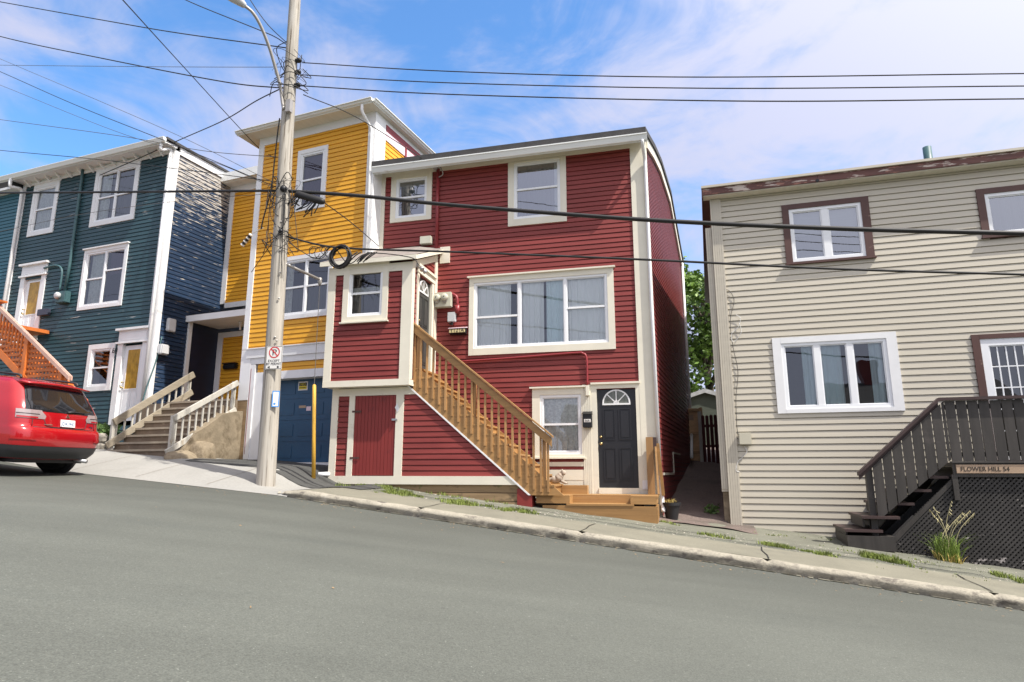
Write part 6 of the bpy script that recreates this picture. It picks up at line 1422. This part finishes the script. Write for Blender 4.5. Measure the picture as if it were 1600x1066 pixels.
# ================================================================ GRASS AND WEEDS
def blades(mb, c, n, rad, h, lean_=.5, w_=.006, drop=0):
    for i in range(n):
        a = random.random()*6.28; r = rad*math.sqrt(random.random()); p = c+Vector((math.cos(a)*r, math.sin(a)*r, 0)); p.z = G(p.x, p.y)-.01
        hh = h*random.uniform(.45, 1.1); b = random.random()*6.28; l = Vector((math.cos(b), math.sin(b), 0))*hh*lean_*random.random(); s = Vector((-math.sin(b), math.cos(b), 0))*w_
        mb.add([p-s, p+s, p+l*.4+Vector((0, 0, hh*.6))+s*.7, p+l*.4+Vector((0, 0, hh*.6))-s*.7, p+l+Vector((0, 0, hh*(1-drop)))], [(0, 1, 2, 3), (3, 2, 4)], raw=True)
m = MB()
def grow(p0, p1, n, rad, h, dens):
    a, b = pickg(*p0), pickg(*p1)
    for i in range(n):
        q = a.lerp(b, random.random())+N1*random.gauss(0, rad); k = max(0, noise.noise(q*2.3)+.45)
        if random.random() < k: blades(m, q, dens, .06, h*(.5+k*.7), .7)
for p0, p1, n, rad, h, d in (((1185, 848), (1307, 870), 60, .05, .05, 16), ((1347, 869), (1432, 884), 90, .07, .075, 22), ((1554, 899), (1600, 909), 50, .07, .08, 20), ((1090, 834), (1145, 842), 26, .05, .05, 12), ((530, 757), (640, 770), 60, .10, .06, 14), ((600, 768), (700, 783), 90, .12, .06, 16), ((690, 783), (840, 803), 140, .10, .07, 18), ((640, 766), (800, 786), 60, .25, .05, 9), ((1290, 862), (1600, 905), 50, .35, .03, 6), ((1180, 833), (1330, 843), 26, .2, .03, 6), ((1030, 812), (1060, 822), 16, .08, .06, 12)): grow(p0, p1, int(n*1.9), rad*1.25, h*1.25, d)
q = m; o = link('verge_grass', m, M['grass'], None); o['kind'] = 'stuff'
wc = F.pt(F.pick(1480, 858, DW+.22)[0], DW+.22, 0); wc.z = G(wc.x, wc.y)
wcl = root('weed_clump', 'tall green grass clump with pale seed stalks against the dark lattice', 'weeds', wc)
m = MB(); blades(m, wc, 230, .17, .55, 1.0, .006, .18); link('leaves', m, M['weed'], wcl)
m = MB()
for i in range(8):
    a = random.random()*6.28; h = random.uniform(.55, .95); l = Vector((math.cos(a), math.sin(a)*.4, 0))*random.uniform(.15, .6); p = wc+Vector((random.gauss(0, .06), random.gauss(0, .06), 0))
    pts = smooth_path([p, p+l*.35+Vector((0, 0, h*.6)), p+l+Vector((0, 0, h))], 5); m.tube(pts, .004, 4)
    for k in range(9): q = pts[-1]+(pts[-2]-pts[-1])*k*.35; m.tube([q, q+Vector((random.gauss(0, .02), random.gauss(0, .02), -.035))], .005, 3)
link('seed_stalks', m, M['straw'], wcl)
m = MB(); blades(m, wc, 120, .22, .16, 1.2, .008); link('dry_base', m, M['drygrass'], wcl)
for (px, py, lab, n) in ((1578, 880, 'small broad leaved weed at the foot of the dark lattice', 60), (1112, 805, 'small green weed at the foot of the beige house corner in the alley', 90)):
    c = pickg(px, py); tag(link('weed_plant', leafy(MB(), c, n, .12, .18, .09), M['leafd']), lab, 'plant')
# ================================================================ SKY, SUN, CAMERA
sd = (R.d*.66+R.n*.24+Vector((0, 0, 1))).normalized()
su = bpy.data.lights.new('sun', 'SUN'); su.energy = SUN_E; su.angle = RAD(.6); su.color = (1, .95, .87)
so = bpy.data.objects.new('sun', su); C.objects.link(so); so.rotation_euler = (-sd).to_track_quat('-Z', 'Y').to_euler(); so.location = (20, -15, 30)
W = bpy.data.worlds.new('World'); bpy.context.scene.world = W; W.use_nodes = True; nt = W.node_tree; N = nt.nodes; L = nt.links; N.clear()
out = N.new('ShaderNodeOutputWorld'); bg = N.new('ShaderNodeBackground'); bg.inputs[1].default_value = SKY_S
sky = N.new('ShaderNodeTexSky'); sky.sky_type = 'NISHITA'; sky.sun_disc = False; sky.sun_elevation = math.asin(sd.z); sky.sun_rotation = math.atan2(sd.x, sd.y); sky.air_density = 1.0; sky.dust_density = .5; sky.ozone_density = 2.0
tc = N.new('ShaderNodeTexCoord')
def wn(sc, rot, det, rgh, dist=0):
    mp = N.new('ShaderNodeMapping'); mp.inputs['Scale'].default_value = sc; mp.inputs['Rotation'].default_value = rot; L.new(tc.outputs['Generated'], mp.inputs['Vector'])
    n = N.new('ShaderNodeTexNoise'); n.inputs['Scale'].default_value = 1; n.inputs['Detail'].default_value = det; n.inputs['Roughness'].default_value = rgh; n.inputs['Distortion'].default_value = dist; L.new(mp.outputs[0], n.inputs['Vector']); return n.outputs[0]
n1 = wn((1.9, 1.9, 3.4), (.35, .3, .5), 6, .55, .4); n2 = wn((5, 2.6, 9), (.25, .55, .8), 6, .62, .8)
sep = N.new('ShaderNodeSeparateXYZ'); L.new(tc.outputs['Generated'], sep.inputs[0])
def math_(op, a, b):
    x = N.new('ShaderNodeMath'); x.operation = op
    for i, s in enumerate((a, b)):
        if isinstance(s, (int, float)): x.inputs[i].default_value = s
        else: L.new(s, x.inputs[i])
    return x.outputs[0]
v = math_('ADD', n1, math_('MULTIPLY', n2, .45)); v = math_('ADD', v, math_('MULTIPLY', sep.outputs[0], .13)); v = math_('ADD', v, math_('MULTIPLY', math_('MINIMUM', sep.outputs[1], 0), -.6)); v = math_('ADD', v, math_('MULTIPLY', math_('MAXIMUM', math_('SUBTRACT', math_('MULTIPLY', sep.outputs[0], -1), .72), 0), 2.2)); v = math_('ADD', v, math_('MULTIPLY', sep.outputs[2], .22))
mr = N.new('ShaderNodeMapRange'); mr.interpolation_type = 'SMOOTHSTEP'; mr.inputs[1].default_value = .70; mr.inputs[2].default_value = .95; mr.inputs[3].default_value = .06; mr.inputs[4].default_value = .93; L.new(v, mr.inputs[0])
hs = N.new('ShaderNodeHueSaturation'); hs.inputs['Saturation'].default_value = 1.28; hs.inputs['Value'].default_value = SKY_V; L.new(sky.outputs[0], hs.inputs['Color'])
mx = N.new('ShaderNodeMix'); mx.data_type = 'RGBA'; L.new(mr.outputs[0], mx.inputs['Factor']); L.new(hs.outputs[0], mx.inputs[6]); 
dp = N.new('ShaderNodeVectorMath'); dp.operation = 'DOT_PRODUCT'; L.new(tc.outputs['Generated'], dp.inputs[0]); dp.inputs[1].default_value = sd
gl = math_('MULTIPLY', math_('POWER', math_('MAXIMUM', dp.outputs['Value'], 0), 2.5), GLOW)  # extra cloud brightness around the sun, out of view, added as frontal fill
cv = N.new('ShaderNodeVectorMath'); cv.operation = 'MULTIPLY_ADD'; cv.inputs[0].default_value = (2.75, 2.55, 2.2); L.new(gl, cv.inputs[1]); cv.inputs[2].default_value = CLOUD; L.new(cv.outputs[0], mx.inputs[7])
L.new(mx.outputs[2], bg.inputs[0]); L.new(bg.outputs[0], out.inputs[0])
cam = bpy.data.cameras.new('Camera'); co = bpy.data.objects.new('Camera', cam); C.objects.link(co)
cam.sensor_fit = 'HORIZONTAL'; cam.sensor_width = 36; cam.lens = 36*FPX/1600; cam.clip_end = 2000; cam.clip_start = .05
co.location = (0, 0, EYE); co.rotation_euler = (RAD(90)+PITCH, 0, 0)
sc_ = bpy.context.scene; sc_.camera = co
sc_.view_settings.view_transform = 'Standard'; sc_.view_settings.look = 'None'; sc_.view_settings.exposure = EXPO; sc_.view_settings.gamma = 1
sc_.render.resolution_x = 1024; sc_.render.resolution_y = 682
